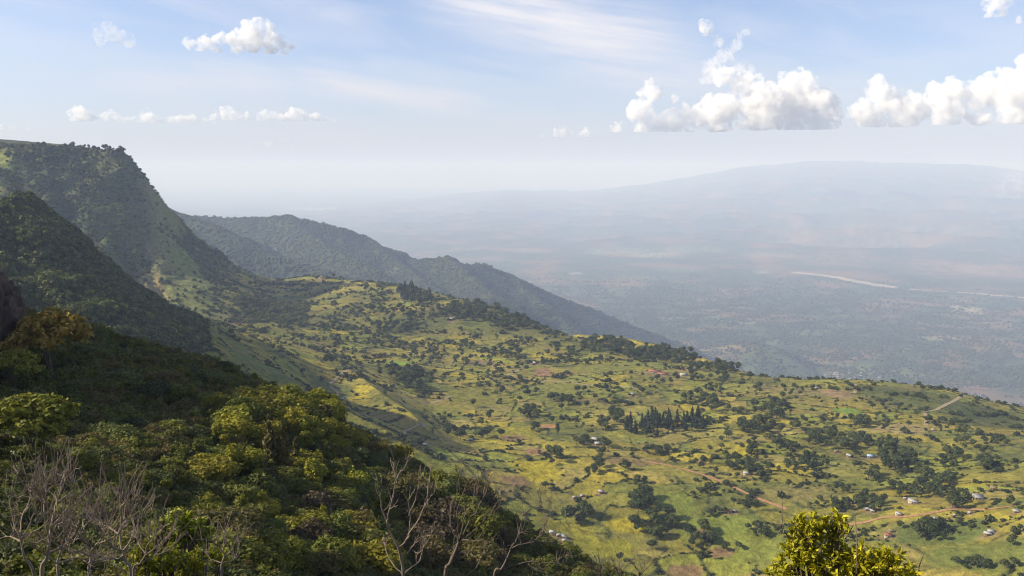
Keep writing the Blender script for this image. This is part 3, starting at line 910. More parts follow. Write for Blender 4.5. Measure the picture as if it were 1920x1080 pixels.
def flatmat(name, base, rough=0.85, nscale=3.0, var=0.35, bump=0.0, metal=0.0, spec=0.3):
    m, n, l = newmat(name)
    g = nd(n, "ShaderNodeTexCoord")
    t = nd(n, "ShaderNodeTexNoise")
    t.inputs["Scale"].default_value = nscale
    t.inputs["Detail"].default_value = 6
    l.new(g.outputs["Object"], t.inputs["Vector"])
    r = nd(n, "ShaderNodeMapRange")
    r.inputs[1].default_value, r.inputs[2].default_value = 0.3, 0.7
    r.inputs[3].default_value, r.inputs[4].default_value = 1 - var, 1 + var
    l.new(t.outputs[0], r.inputs[0])
    s_ = nd(n, "ShaderNodeVectorMath", operation='SCALE')
    s_.inputs[0].default_value = base
    l.new(r.outputs[0], s_.inputs[3])
    b = nd(n, "ShaderNodeBsdfPrincipled")
    b.inputs["Roughness"].default_value = rough
    b.inputs["Metallic"].default_value = metal
    b.inputs["Specular IOR Level"].default_value = spec
    l.new(s_.outputs[0], b.inputs["Base Color"])
    if bump:
        bp = nd(n, "ShaderNodeBump")
        bp.inputs["Strength"].default_value = 0.8
        bp.inputs["Distance"].default_value = bump
        l.new(t.outputs[0], bp.inputs["Height"])
        l.new(bp.outputs[0], b.inputs["Normal"])
    o = nd(n, "ShaderNodeOutputMaterial")
    l.new(b.outputs[0], o.inputs[0])
    return m


L_DARK = leafmat("dark_leaves", (0.042, 0.062, 0.020), hue=(2.0, 1.6, 1.1), var=.5)
L_PINE = leafmat("cypress_leaves", (0.020, 0.034, 0.016), tr=0.15)
L_FOREST = leafmat("forest_leaves", (0.068, 0.086, 0.026), var=.75, hue=(1.7, 1.5, 1.0))
L_HEDGE = leafmat("hedge_leaves", (0.042, 0.058, 0.018))
L_BUSH = leafmat("bush_leaves", (0.100, 0.122, 0.018), hue=(1.3, 1.1, 0.8), var=0.5)
L_YEL = leafmat("yellow_green_leaves", (0.195, 0.205, 0.018), hue=(1.2, 1.0, 0.8), var=0.4)
L_OLIVE = leafmat("olive_leaves", (0.115, 0.108, 0.030), hue=(1.15, 0.95, 0.9), var=0.4)
L_BROWN = leafmat("brown_leaves", (0.080, 0.066, 0.034), hue=(1.1, 0.95, 0.9), var=0.4)
L_ORANGE = leafmat("orange_leaves", (0.27, 0.195, 0.034), hue=(1.1, 1.0, 0.9), var=0.4)
L_FAR = leafmat("bushland_leaves", (0.050, 0.062, 0.032), hue=(1.4, 1.25, 1.1))
BARK = flatmat("bark", (0.10, 0.075, 0.055), nscale=8)


def rdir(n_):
    d = rng.normal(size=(n_, 3))
    return d / np.linalg.norm(d, axis=1, keepdims=True)


def leaves(blobs, nleaf, size, up=0.15, spread=0.7, aspect=1.7):
    """loose leaf-clump faces through and over a set of ellipsoids (cx,cy,cz,rx,ry,rz)."""
    B = np.array(blobs, dtype=float)
    w = (B[:, 3] * B[:, 4] + B[:, 4] * B[:, 5] + B[:, 3] * B[:, 5])
    k_ = rng.choice(len(B), nleaf, p=w / w.sum())
    d = rdir(nleaf)
    flip = (d[:, 2] < -0.35) & (rng.random(nleaf) < 0.75)
    d[flip, 2] *= -1
    rad = 0.70 + 0.40 * rng.random(nleaf) ** 0.8
    far_ = rng.random(nleaf) < 0.16
    rad[far_] += 0.32 * rng.random(far_.sum())
    p = B[k_, :3] + B[k_, 3:] * d * rad[:, None]
    nrm = d + rng.normal(size=(nleaf, 3)) * spread
    nrm[:, 2] += up
    nrm /= np.linalg.norm(nrm, axis=1, keepdims=True)
    a = np.cross(nrm, rdir(nleaf))
    a /= np.linalg.norm(a, axis=1, keepdims=True) + 1e-9
    b = np.cross(nrm, a)
    s_ = size * (0.55 + 0.9 * rng.random(nleaf))[:, None]
    v0, v1, v2, v3 = p - a * s_ * aspect * .5, p + b * s_ * .5 + nrm * s_ * .12, p + a * s_ * aspect * .5, p - b * s_ * .5 + nrm * s_ * .12
    co = np.stack([v0, v1, v2, v3], 1).reshape(-1, 3)
    return co, np.arange(nleaf * 4).reshape(-1, 4)


def cores(blobs, shrink=0.8, sub=1, rough=0.18):
    co, tr, n0 = [], [], 0
    v, f = ICO[sub]
    for b in blobs:
        w = v * (shrink * (1 + rough * rng.normal(size=(len(v), 1))))
        co.append(np.array(b[:3]) + w * np.array(b[3:]))
        tr.append(f + n0)
        n0 += len(v)
    return np.vstack(co), np.vstack(tr)


def tubes(paths, sides=5):
    """paths: list of (points (n,3), radii (n,)) -> co, quads."""
    co, q, n0 = [], [], 0
    for pts, rad in paths:
        pts = np.asarray(pts, float)
        rad = np.asarray(rad, float)
        t = np.gradient(pts, axis=0)
        t /= np.linalg.norm(t, axis=1, keepdims=True) + 1e-9
        ref = np.array([0.31, 0.9, 0.2])
        a = np.cross(t, ref)
        a /= np.linalg.norm(a, axis=1, keepdims=True) + 1e-9
        b = np.cross(t, a)
        an = np.arange(sides) / sides * 2 * np.pi
        ring = pts[:, None, :] + rad[:, None, None] * (np.cos(an)[None, :, None] * a[:, None, :] + np.sin(an)[None, :, None] * b[:, None, :])
        co.append(ring.reshape(-1, 3))
        n_ = len(pts)
        i, j = np.meshgrid(np.arange(n_ - 1), np.arange(sides), indexing='ij')
        j2 = (j + 1) % sides
        q.append((np.stack([i * sides + j, i * sides + j2, (i + 1) * sides + j2, (i + 1) * sides + j], -1).reshape(-1, 4)) + n0)
        n0 += n_ * sides
    return np.vstack(co), np.vstack(q)


def crown_blobs(kind):
    """ellipsoids of a crown about 1 high in all, for a plant standing on z=0."""
    R = rng.random
    bl = []
    if kind == 'round':
        for i in range(7):
            a, r_ = i * 0.9 + R(), 0.20 * R() + 0.04
            bl.append((r_ * math.cos(a), r_ * math.sin(a), 0.52 + 0.24 * R(), 0.17 + 0.08 * R(), 0.17 + 0.08 * R(), 0.15 + 0.08 * R()))
    elif kind == 'tall':
        for i in range(8):
            a, r_ = i * 2.4 + R(), 0.10 * R()
            bl.append((r_ * math.cos(a), r_ * math.sin(a), 0.34 + 0.072 * i, 0.12 + 0.05 * R(), 0.12 + 0.05 * R(), 0.10 + 0.05 * R()))
    elif kind == 'cypress':
        for i in range(7):
            t = i / 6
            a = i * 2.4
            bl.append((0.03 * math.cos(a), 0.03 * math.sin(a), 0.14 + 0.74 * t, 0.17 * (1.05 - t) + 0.03, 0.17 * (1.05 - t) + 0.03, 0.13))
    elif kind == 'spread':
        for i in range(9):
            a, r_ = i * 2.4 + R(), 0.42 * math.sqrt((i + .5) / 9)
            bl.append((r_ * math.cos(a), r_ * math.sin(a), 0.72 + 0.12 * R() - r_ * .15, 0.19 + 0.05 * R(), 0.19 + 0.05 * R(), 0.10 + 0.04 * R()))
    elif kind == 'dome':
        for i in range(16):
            a, t = i * 2.4 + R() * .5, math.sqrt((i + .5) / 16)
            r_ = 0.46 * t
            bl.append((r_ * math.cos(a), r_ * math.sin(a), 0.42 + 0.46 * math.sqrt(max(0, 1 - t * t)) + .05 * R(), 0.15 + 0.06 * R(), 0.15 + 0.06 * R(), 0.10 + 0.05 * R()))
    elif kind == 'bush':
        for i in range(8):
            a, r_ = i * 2.4 + R(), 0.44 * math.sqrt((i + .3) / 8)
            bl.append((r_ * math.cos(a), r_ * math.sin(a), 0.30 + 0.36 * R() * (1 - r_), 0.22 + 0.12 * R(), 0.22 + 0.12 * R(), 0.20 + 0.12 * R()))
    elif kind == 'tuft':
        for i in range(7):
            a, r_ = i * 2.4 + R(), 0.22 * math.sqrt((i + .3) / 7)
            bl.append((r_ * math.cos(a), r_ * math.sin(a), 0.30 + 0.52 * R(), 0.13 + 0.07 * R(), 0.13 + 0.07 * R(), 0.13 + 0.08 * R()))
    return bl


def crown_np(kind, nleaf, size, sub=1, core=True, up=0.15):
    bl = crown_blobs(kind)
    co, q = leaves(bl, nleaf, size, up=up)
    if core:
        c2, t2 = cores(bl, 0.62, sub)
        t2 = t2 + len(co)
        return np.vstack([co, c2]), q, t2, bl
    return co, q, None, bl


def trunk_np(kind, bl, h0):
    paths = []
    z1 = max(b[2] for b in bl)
    n_ = 5
    zz = np.linspace(-0.06, z1 * 0.9, n_)
    bend = np.cumsum(rng.normal(size=(n_, 2)) * 0.012, axis=0)
    bend -= bend[0]
    paths.append((np.column_stack([bend, zz]), np.linspace(h0, h0 * 0.4, n_)))
    for b in bl[: 5 if kind != 'cypress' else 0]:
        s_ = zz[2] if kind != 'spread' else zz[1]
        p0 = np.array([bend[2][0], bend[2][1], s_ * 0.9])
        p1 = np.array(b[:3])
        mid = (p0 + p1) / 2 + np.array([0, 0, -0.03])
        paths.append((np.array([p0, mid, p1]), np.array([h0 * .5, h0 * .35, h0 * .15])))
    return tubes(paths, 5)


TREE = {}
for kind, mat, nl, ls, th in (('round', L_DARK, 260, 0.085, 0.022), ('tall', L_DARK, 260, 0.065, 0.016), ('cypress', L_PINE, 260, 0.065, 0.018), ('spread', L_DARK, 260, 0.08, 0.02)):
    for v_ in range(3):
        co, q, t2, bl = crown_np(kind, nl, ls)
        cm = mesh_np("crown", co, q, t2, mat=mat, link=False).data
        tco, tq = trunk_np(kind, bl, th)
        tm = mesh_np("trunk", tco, tq, mat=BARK, link=False).data
        allco = np.vstack([co, tco])
        both = mesh_np(kind + "_tree", allco, np.vstack([q, tq + len(co)]), t2, mats=[mat, BARK], link=False,
                       midx=np.concatenate([np.zeros(len(q)), np.ones(len(tq)), np.zeros(len(t2))]))
        TREE[kind, v_] = (cm, tm, both)


def scatter(name, pts, scl, rot, src, label, cat, tilt=0.0):
    """many plants nobody could count as ONE object: instances on the points of its own mesh."""
    me = bpy.data.meshes.new(name)
    pts = np.asarray(pts, dtype=np.float32)
    me.vertices.add(len(pts))
    me.vertices.foreach_set("co", pts.ravel())
    for nm, val in (("scl", scl), ("rotz", rot)):
        at_ = me.attributes.new(nm, 'FLOAT', 'POINT')
        at_.data.foreach_set("value", np.asarray(val, dtype=np.float32))
    at_ = me.attributes.new("vid", 'INT', 'POINT')
    at_.data.foreach_set("value", rng.integers(0, len(src), len(pts)).astype(np.int32))
    o = bpy.data.objects.new(name, me)
    COL.objects.link(o)
    ng = bpy.data.node_groups.new(name, 'GeometryNodeTree')
    ng.interface.new_socket("Geometry", in_out='INPUT', socket_type='NodeSocketGeometry')
    ng.interface.new_socket("Geometry", in_out='OUTPUT', socket_type='NodeSocketGeometry')
    N, L = ng.nodes, ng.links
    gi, go = N.new("NodeGroupInput"), N.new("NodeGroupOutput")
    jn = N.new("GeometryNodeGeometryToInstance")
    for s_ in reversed(src):
        oi = N.new("GeometryNodeObjectInfo")
        oi.inputs["Object"].default_value = s_
        L.new(oi.outputs["Geometry"], jn.inputs[0])
    ip = N.new("GeometryNodeInstanceOnPoints")
    ip.inputs["Pick Instance"].default_value = True
    L.new(gi.outputs[0], ip.inputs["Points"])
    L.new(jn.outputs[0], ip.inputs["Instance"])

    def attr(nm, dt):
        a = N.new("GeometryNodeInputNamedAttribute")
        a.data_type = dt
        a.inputs["Name"].default_value = nm
        return a.outputs["Attribute"]
    L.new(attr("vid", 'INT'), ip.inputs["Instance Index"])
    L.new(attr("scl", 'FLOAT'), ip.inputs["Scale"])
    cx = N.new("ShaderNodeCombineXYZ")
    L.new(attr("rotz", 'FLOAT'), cx.inputs[2])
    L.new(cx.outputs[0], ip.inputs["Rotation"])
    L.new(ip.outputs[0], go.inputs[0])
    md = o.modifiers.new("scatter", 'NODES')
    md.node_group = ng
    setp(o, label, cat, kind='stuff')
    return o


def src_obj(name, co, q, t2, mat):
    o = mesh_np(name, co, q, t2, mat=mat, link=False)
    return o


# running skyline of each azimuth, to leave out plants the picture shows nothing of
HOR = np.maximum.accumulate(TG, axis=0)


def seen(x, y, h, margin=0.012):
    r, p = np.hypot(x, y), np.arctan2(x, y)
    i = np.clip(np.searchsorted(RR, r) - 2, 0, NR - 1)
    j = np.clip(np.searchsorted(PH, p), 0, NC - 1)
    z = hgt_v(x, y)
    return ((z + h) / r > HOR[i, j] - margin) & (np.abs(p) < math.radians(33.5)) & ((z + h) / r > -0.56)


def grid_at(A, x, y):
    r, p = np.hypot(x, y), np.arctan2(x, y)
    return A[np.clip(np.searchsorted(RR, r), 0, NR - 1), np.clip(np.searchsorted(PH, p), 0, NC - 1)]


def cast(n_, r0, r1, p0=-33.5, p1=33.5):
    r = np.sqrt(rng.random(n_) * (r1 * r1 - r0 * r0) + r0 * r0)
    p = np.radians(p0 + (p1 - p0) * rng.random(n_))
    return r * np.sin(p), r * np.cos(p)


# forest on the mountain, on the wooded hill and on the slopes past the rim
LUMP = []
for v_ in range(4):
    bl = [(0, 0, .42, .42, .42, .40)] + [(0.28 * math.cos(a), 0.28 * math.sin(a), .30 + .3 * rng.random(), .26, .26, .24) for a in (0.3, 2.2, 4.1)]
    co, q = leaves(bl, 70, 0.24)
    c2, t2 = cores(bl, 0.85, 1, 0.12)
    LUMP.append(src_obj("tree_mass", np.vstack([co, c2]), q, t2 + len(co), L_FOREST))
x, y = cast(150000, 1250, 2950)
kd = grid_at(TREEK, x, y)
ok = (rng.random(len(x)) < kd * 0.62) & (grid_at(WHO, x, y) == 1) & seen(x, y, 8)
x, y = x[ok], y[ok]
x1, y1 = cast(60000, 640, 1330, -33.5, -12)
ok = (rng.random(len(x1)) < 0.25 + 0.75 * grid_at(TREEK, x1, y1)) & (grid_at(ZMT, x1, y1) > 0.1 + 0.75 * rng.random(len(x1))) & seen(x1, y1, 8)
x1, y1 = x1[ok], y1[ok]
sz1 = 4.0 + 6.5 * rng.random(len(x)) ** 2
sz2 = 3.2 + 5.5 * rng.random(len(x1)) ** 2
X1, Y1 = np.concatenate([x, x1]), np.concatenate([y, y1])
S1 = np.concatenate([sz1, sz2])
scatter("forest", np.column_stack([X1, Y1, hgt_v(X1, Y1) - S1 * .08]), S1, rng.random(len(X1)) * 6.28, LUMP, "dark bush and forest cloaking the mountain sides and the valley rim", "forest")
print("forest", len(X1))
x, y = cast(150000, 2900, 8200, -24, 16)
ok = (grid_at(WHO, x, y) == 2) & (rng.random(len(x)) < 0.75) & seen(x, y, 8)
x, y = x[ok], y[ok]
s1 = 8.0 + 10 * rng.random(len(x)) ** 2
FL = []
for v_ in range(3):
    co, t2 = cores([(0, 0, .4, .5, .5, .42), (.25, .1, .4, .35, .35, .4)], 1.0, 1, 0.16)
    FL.append(src_obj("bush_mass", co, None, t2, L_FAR))
scatter("bushland", np.column_stack([x, y, hgt_v(x, y) - s1 * .15]), s1, rng.random(len(x)) * 6.28, FL, "bluish bush covering the long ridge behind the farmland", "bushland")
print("ridge bush", len(x))
x, y = cast(150000, 3800, 12500, -10, 33.5)
ok = (grid_at(WHO, x, y) == 3) & (rng.random(len(x)) < smooth(12800, 7500, np.hypot(x, y)) + .02) & (fbm(x / 300, y / 300, 301, 4) > -0.3 + 0.6 * rng.random(len(x))) & seen(x, y, 8)
x, y = x[ok], y[ok]
s1 = 8.0 + 17 * rng.random(len(x)) ** 2
scatter("valley_bush", np.column_stack([x, y, hgt_v(x, y) - s1 * .15]), s1, rng.random(len(x)) * 6.28, FL, "grey green thorn bush dotted over the valley floor", "bush")
print("valley bush", len(x), round(time.time() - T0, 1))

# hedges and shrubs of the fields
HB = []
for v_ in range(3):
    bl = crown_blobs('bush')
    co, q = leaves(bl, 40, 0.3)
    c2, t2 = cores(bl, 0.9, 0, 0.1)
    HB.append(src_obj("hedge_bush", np.vstack([co, c2]), q, t2 + len(co), L_HEDGE))
ii, jj = np.nonzero(HEDG)
x, y = X[ii, jj], Y[ii, jj]
pk = (rng.random(len(x)) < 0.42) & seen(x, y, 3)
x, y = x[pk] + rng.normal(size=pk.sum()) * .8, y[pk] + rng.normal(size=pk.sum()) * .8
s1 = 1.1 + 1.6 * rng.random(len(x)) ** 2 + 4.5 * (rng.random(len(x)) < .05) * rng.random(len(x))
scatter("hedgerow", np.column_stack([x, y, hgt_v(x, y) - .2]), s1, rng.random(len(x)) * 6.28, HB, "thin dark hedges and banks threading between the fields", "hedgerow")
print("hedge", len(x))
x, y = cast(80000, 690, 2700)
cl = fbm(x / 60, y / 60, 311, 3)
ra = np.hypot(x, y)
dark = grid_at(LC, x, y).sum(-1) < 0.215
ok = (grid_at(WHO, x, y) == 1) & (grid_at(ZMT, x, y) < 0.3) & (cl > 0.19 - 0.21 * smooth(1150, 1900, ra) - 0.25 * dark + 0.28 * rng.random(len(x))) & seen(x, y, 3)
x, y = x[ok], y[ok]
s1 = 1.4 + 6.0 * rng.random(len(x)) ** 3.0
scatter("field_shrubs", np.column_stack([x, y, hgt_v(x, y) - .2]), s1, rng.random(len(x)) * 6.28, HB, "small scattered shrubs dotting the fields", "shrubs")
print("shrubs", len(x), round(time.time() - T0, 1))
# ------------------------------------------------------------------ trees of the farmland, grove by grove as in the photograph
# (where it stands, kind, number, height in photo px, [centre px, base py, half width, half height], ...)
GROVES = [
    ("standing alone on the grassy shelf above the pale loop of track", 'round', 1, 12, (937, 757, 1, 1)),
    ("on the open terraces left of the fields' middle", 'round', 2, 14, (887, 763, 3, 2), (972, 752, 4, 2)),
    ("in the loose row along the middle terraces", 'round', 9, 17, (1055, 756, 28, 9)),
    ("in the thicket just below the loose terrace row", 'round', 10, 17, (992, 778, 22, 8)),
    ("in the small knot at the left end of the terrace thicket", 'round', 5, 18, (918, 784, 8, 5), (903, 799, 9, 4)),
    ("beside the tall tree next to the orange bare plot", 'round', 4, 14, (1004, 806, 8, 9)),
    ("standing tall and alone right of the orange bare plot", 'tall', 1, 29, (1045, 817, 1, 1)),
    ("among the single trees on the way to the dark plantation", 'round', 3, 12, (1063, 790, 3, 2), (1095, 801, 3, 2), (1108, 803, 3, 2)),
    ("in the knot left of the dark plantation", 'round', 6, 17, (1131, 801, 12, 6)),
    ("in the dark conifer plantation in the middle of the fields", 'cypress', 34, 26, (1220, 806, 48, 14), (1245, 795, 30, 10)),
    ("in the scrub at the upper left of the dark plantation", 'round', 8, 18, (1152, 784, 14, 9)),
    ("in the clump by the huts near the foot of the bushy hillside", 'round', 5, 21, (790, 834, 11, 4), (838, 818, 5, 3)),
    ("in the row of trees leading right from the hillside huts", 'round', 11, 18, (866, 822, 16, 5), (905, 820, 14, 5), (937, 821, 3, 2)),
    ("in the dark clump above the yellow fields", 'round', 7, 24, (1040, 862, 14, 12)),
    ("in the spinney round the two pale houses mid slope", 'round', 9, 19, (1092, 832, 18, 9), (1140, 842, 12, 8)),
    ("in the small group right of the mid slope spinney", 'round', 6, 17, (1133, 858, 9, 4), (1187, 858, 3, 3), (1172, 880, 6, 4)),
    ("in the row on the tan field below the plantation", 'round', 8, 16, (1240, 849, 24, 6)),
    ("among the wide low trees in the green gully", 'spread', 6, 19, (1115, 884, 12, 7), (1128, 876, 8, 4)),
    ("in the low leafy line along the green gully", 'round', 8, 14, (1193, 908, 22, 6)),
    ("standing as a lone lollipop in the plain yellow green field", 'tall', 1, 17, (1022, 917, 1, 1)),
    ("standing alone above the yellow plots", 'round', 1, 9, (970, 879, 1, 1)),
    ("near the edge of the bushy hillside beside small stalks", 'round', 3, 13, (935, 930, 8, 4), (957, 925, 2, 2)),
    ("in the big dark grove with a long shadow below the open field", 'round', 12, 30, (1075, 976, 32, 9), (1092, 966, 10, 7)),
    ("in the upper part of the riverine wood beside the bright green field", 'round', 16, 28, (1200, 945, 26, 20)),
    ("in the lower part of the riverine wood beside the bright green field", 'round', 34, 27, (1230, 990, 44, 24), (1306, 1012, 34, 20)),
    ("standing alone below the riverine wood", 'round', 1, 26, (1222, 1030, 1, 1)),
    ("near the bottom of the fields by the brown plot", 'round', 3, 14, (1160, 1053, 4, 3), (1180, 1057, 6, 3)),
    ("in the dark grove at the back of the middle fields", 'round', 14, 20, (1335, 762, 24, 9)),
    ("in the right end of the dark conifer plantation", 'cypress', 16, 25, (1303, 800, 22, 16)),
    ("in the long grove right of the plantation", 'round', 26, 21, (1424, 804, 44, 12), (1445, 788, 20, 10)),
    ("along the grey woods behind the middle fields", 'round', 22, 15, (1380, 772, 40, 7), (1300, 748, 30, 6), (1440, 765, 30, 7)),
    ("between the long grove and the middle right copse", 'round', 4, 15, (1493, 805, 4, 3), (1370, 825, 8, 3)),
    ("in the bushy group on the field below the long grove", 'round', 8, 19, (1467, 838, 12, 6), (1412, 849, 9, 5)),
    ("in the line of single round trees on the bright field", 'round', 5, 13, (1357, 858, 2, 2), (1493, 860, 2, 2), (1510, 858, 2, 2), (1542, 862, 2, 2), (1345, 852, 6, 3)),
    ("in the long diagonal row left of the small white hut", 'round', 26, 18, (1380, 874, 26, 8), (1425, 888, 30, 7)),
    ("in the loose row running on right from the small white hut", 'round', 16, 16, (1515, 876, 48, 9)),
    ("in the mixed grove round the blue roofed house", 'round', 32, 19, (1575, 832, 60, 12), (1545, 820, 24, 8)),
    ("in the tall dark stand right of the blue roofed house", 'tall', 34, 27, (1683, 868, 38, 22), (1660, 845, 18, 12)),
    ("in the brownish thicket beside the tan plot", 'round', 14, 15, (1608, 798, 24, 9)),
    ("at the lower end of the tall dark stand", 'round', 7, 20, (1732, 892, 16, 7)),
    ("in the grove near the right edge above the straw field", 'round', 16, 20, (1785, 868, 32, 15), (1845, 880, 20, 8)),
    ("in the rounded clump right of the straw field", 'round', 12, 18, (1778, 905, 22, 10)),
    ("in the knot left of the straw field", 'round', 7, 17, (1640, 897, 12, 8)),
    ("standing alone with a long shadow on the plain pasture", 'round', 2, 17, (1477, 914, 2, 2), (1550, 904, 2, 2)),
    ("at the left end of the row above the white farmhouse", 'round', 6, 15, (1578, 922, 18, 6)),
    ("in the long row above the white farmhouse", 'round', 28, 20, (1712, 926, 60, 11), (1742, 915, 22, 9)),
    ("in the orchard round the small houses by the earth road", 'round', 18, 19, (1628, 948, 32, 15)),
    ("in the slim stand left of the road houses", 'tall', 8, 25, (1578, 958, 14, 12)),
    ("in the group right of the white farmhouse", 'round', 8, 24, (1795, 948, 22, 9)),
    ("in the dark bushes at the bend of the red track", 'round', 12, 14, (1400, 946, 40, 7)),
    ("in the clump by the two huts above the bright green field", 'round', 8, 15, (1338, 966, 24, 7)),
    ("in the big clump with the long shadow at lower right", 'round', 14, 30, (1750, 1008, 34, 12), (1730, 995, 14, 8)),
    ("standing dark and round near the right edge", 'round', 1, 26, (1893, 1025, 1, 1)),
    ("above the big lower right clump", 'round', 4, 16, (1797, 986, 6, 3), (1763, 989, 4, 3), (1687, 992, 4, 3)),
    ("behind the leafy yellow bush", 'round', 12, 18, (1440, 1003, 26, 7), (1412, 992, 12, 5)),
    ("by the huts near the right edge", 'round', 8, 14, (1905, 1000, 14, 6), (1898, 947, 8, 5)),
    ("in the shady row at the bottom right corner", 'round', 18, 17, (1825, 1062, 42, 9), (1880, 1066, 24, 8)),
    ("in the field corner below the bright green field", 'round', 4, 17, (1356, 1032, 4, 3), (1387, 1028, 6, 4)),
    ("in the dark pine stand on the skyline of the farmland", 'cypress', 40, 21, (785, 562, 28, 9), (762, 553, 14, 6)),
    ("strung along the falling skyline of the farmland", 'round', 230, 13, (930, 592, 110, 12), (900, 580, 80, 12), (985, 612, 60, 10)),
    ("in the wood along the far edge of the shelf", 'round', 260, 12, (1135, 650, 50, 12), (1240, 668, 70, 12), (1340, 692, 46, 7)),
    ("in the dark row on the upper fields", 'round', 22, 12, (743, 620, 52, 7)),
    ("in the knot left of the upper dark row", 'round', 6, 11, (655, 620, 18, 5)),
    ("on the knoll by the skyline house", 'round', 14, 12, (697, 547, 26, 8), (620, 525, 30, 5)),
    ("on the upper fields below the pine stand", 'round', 26, 12, (746, 592, 26, 16), (815, 588, 20, 6), (690, 590, 30, 8)),
    ("in the two knots above the bright little field", 'round', 20, 13, (800, 668, 36, 11), (745, 652, 14, 8)),
    ("in the spinney on the upper middle terraces", 'round', 20, 13, (953, 660, 28, 11), (870, 654, 18, 8)),
    ("in the dark wood on the shaded side of the grassy spur", 'round', 64, 16, (775, 715, 30, 22), (745, 700, 18, 10)),
    ("beside the track on the grassy spur", 'round', 5, 15, (616, 680, 14, 4)),
    ("round the reddish bare plot", 'round', 12, 12, (1022, 682, 12, 6), (1058, 668, 24, 8)),
    ("in the shallow hollow under the mountain", 'round', 18, 12, (645, 666, 22, 9), (600, 640, 40, 8)),
    ("dotted over the terraces below the reddish plot", 'round', 26, 12, (1090, 745, 60, 12), (1190, 735, 40, 10), (980, 735, 60, 10)),
    ("on the skyline of the high plateau at the left", 'round', 60, 9, (120, 281, 115, 5), (225, 286, 16, 3)),
    ("along the grassy rim of the high plateau", 'round', 24, 10, (120, 297, 110, 9)),
    ("on the crest of the long blue ridge", 'round', 14, 6, (530, 410, 30, 3), (440, 412, 60, 4)),
    ("scattered among the upper terraces", 'round', 110, 12, (860, 690, 160, 40), (700, 620, 90, 40), (1010, 660, 90, 24)),
    ("scattered among the wide middle fields", 'round', 120, 12, (1150, 780, 200, 50), (1450, 860, 170, 60), (1700, 840, 140, 60)),
    ("dotted over the back right fields", 'round', 44, 11, (1500, 745, 90, 14), (1680, 770, 60, 18), (1560, 790, 60, 10), (1420, 735, 50, 8)),
    ("in the dark row by the blocks of the red roofed school", 'round', 22, 13, (1320, 712, 70, 8), (1230, 720, 30, 6)),
    ("dotted over the right hand slope", 'round', 34, 12, (1830, 830, 60, 24), (1760, 800, 40, 14)),
    ("dotted over the lower middle fields", 'round', 18, 11, (1480, 880, 60, 16), (1290, 905, 40, 14), (1560, 945, 40, 10)),
    ("dotted over the open left hand terraces", 'round', 18, 11, (860, 790, 60, 20), (930, 720, 60, 14), (700, 640, 60, 12)),
]
cand = []
for gi_, (ph, kind, n_, hp, *ells) in enumerate(GROVES):
    wts = np.array([e[2] * e[3] for e in ells], float)
    for i in range(n_):
        e = ells[rng.choice(len(ells), p=wts / wts.sum())] if i >= len(ells) else ells[i]
        a, r_ = rng.random() * 6.28, math.sqrt(rng.random())
        px, py = e[0] + e[2] * r_ * math.cos(a), e[1] + e[3] * r_ * math.sin(a)
        g = G(px, py, 560, 7000)
        if g is None:
            continue
        h_ = hp * (0.55 + 0.65 * rng.random()) / FPX * math.hypot(g[0], g[1])
        cand.append((hp * (h_ / (hp / FPX * math.hypot(g[0], g[1]))), g, h_, kind, gi_))
cand.sort(key=lambda c_: -c_[0])
print("trees", len(cand))
ORD = ["leftmost", "second from the left", "third from the left", "fourth from the left", "fifth from the left", "sixth from the left", "seventh from the left", "eighth from the left", "ninth from the left"]


def ordinals(keys, pxs, most=9):
    """for each thing a word for its place in a small row of look-alikes, or '' where the row is long."""
    out = [""] * len(keys)
    for k_ in set(keys):
        ids = sorted([i for i, q in enumerate(keys) if q == k_], key=lambda i: pxs[i])
        if 1 < len(ids) <= most:
            for a, i in enumerate(ids):
                out[i] = "rightmost" if a == len(ids) - 1 else ORD[a]
    return out


def fit(lb):
    """a label of at most 16 words."""
    for a, b in (("from the left", "from left"), ("dark round tree", "tree"), ("dark pointed conifer", "conifer"), ("tall narrow tree", "tall tree"), (" in the ", " in "), (" of the ", " of "), (" by the ", " by "), (" the ", " ")):
        if len(lb.split()) > 16:
            lb = lb.replace(a, b)
    return lb


KLAB = {'round': "dark round tree ", 'tall': "tall narrow tree ", 'cypress': "dark pointed conifer ", 'spread': "broad flat tree "}
TORD = ordinals([c_[4] for c_ in cand[:300]], [ppx(c_[1])[0] for c_ in cand[:300]])
for (pxh, g, h_, kind, gi_), od in zip(cand[:300], TORD):
    cm, tm, both = TREE[kind, int(rng.integers(3))]
    ph = GROVES[gi_][0]
    nm = {'round': "broadleaf_tree", 'tall': "slender_tree", 'cypress': "conifer_tree", 'spread': "spreading_tree"}[kind]
    root = bpy.data.objects.new(nm, None)
    root.empty_display_size = 0.1
    root.location = (g[0], g[1], g[2] - 0.1)
    root.rotation_euler = (0, 0, rng.random() * 6.28)
    wv = 0.85 + 0.3 * rng.random()
    root.scale = (h_ * wv, h_ * wv, h_)
    COL.objects.link(root)
    setp(root, fit(KLAB[kind] + ph + (", " + od if od else "")), "tree", group="trees " + ph)
    for nm2, md_ in (("trunk", tm), ("crown", cm)):
        o = bpy.data.objects.new(nm2, md_)
        COL.objects.link(o)
        o.parent = root
rest = cand[300:]
src = [TREE['round', v_][2] for v_ in range(3)]
scatter("distant_trees", [(g[0], g[1], g[2] - .1) for _, g, _, _, _ in rest], [c_[2] * 1.1 for c_ in rest], rng.random(len(rest)) * 6.28, src, "many small dark trees strung over the farther fields", "trees")

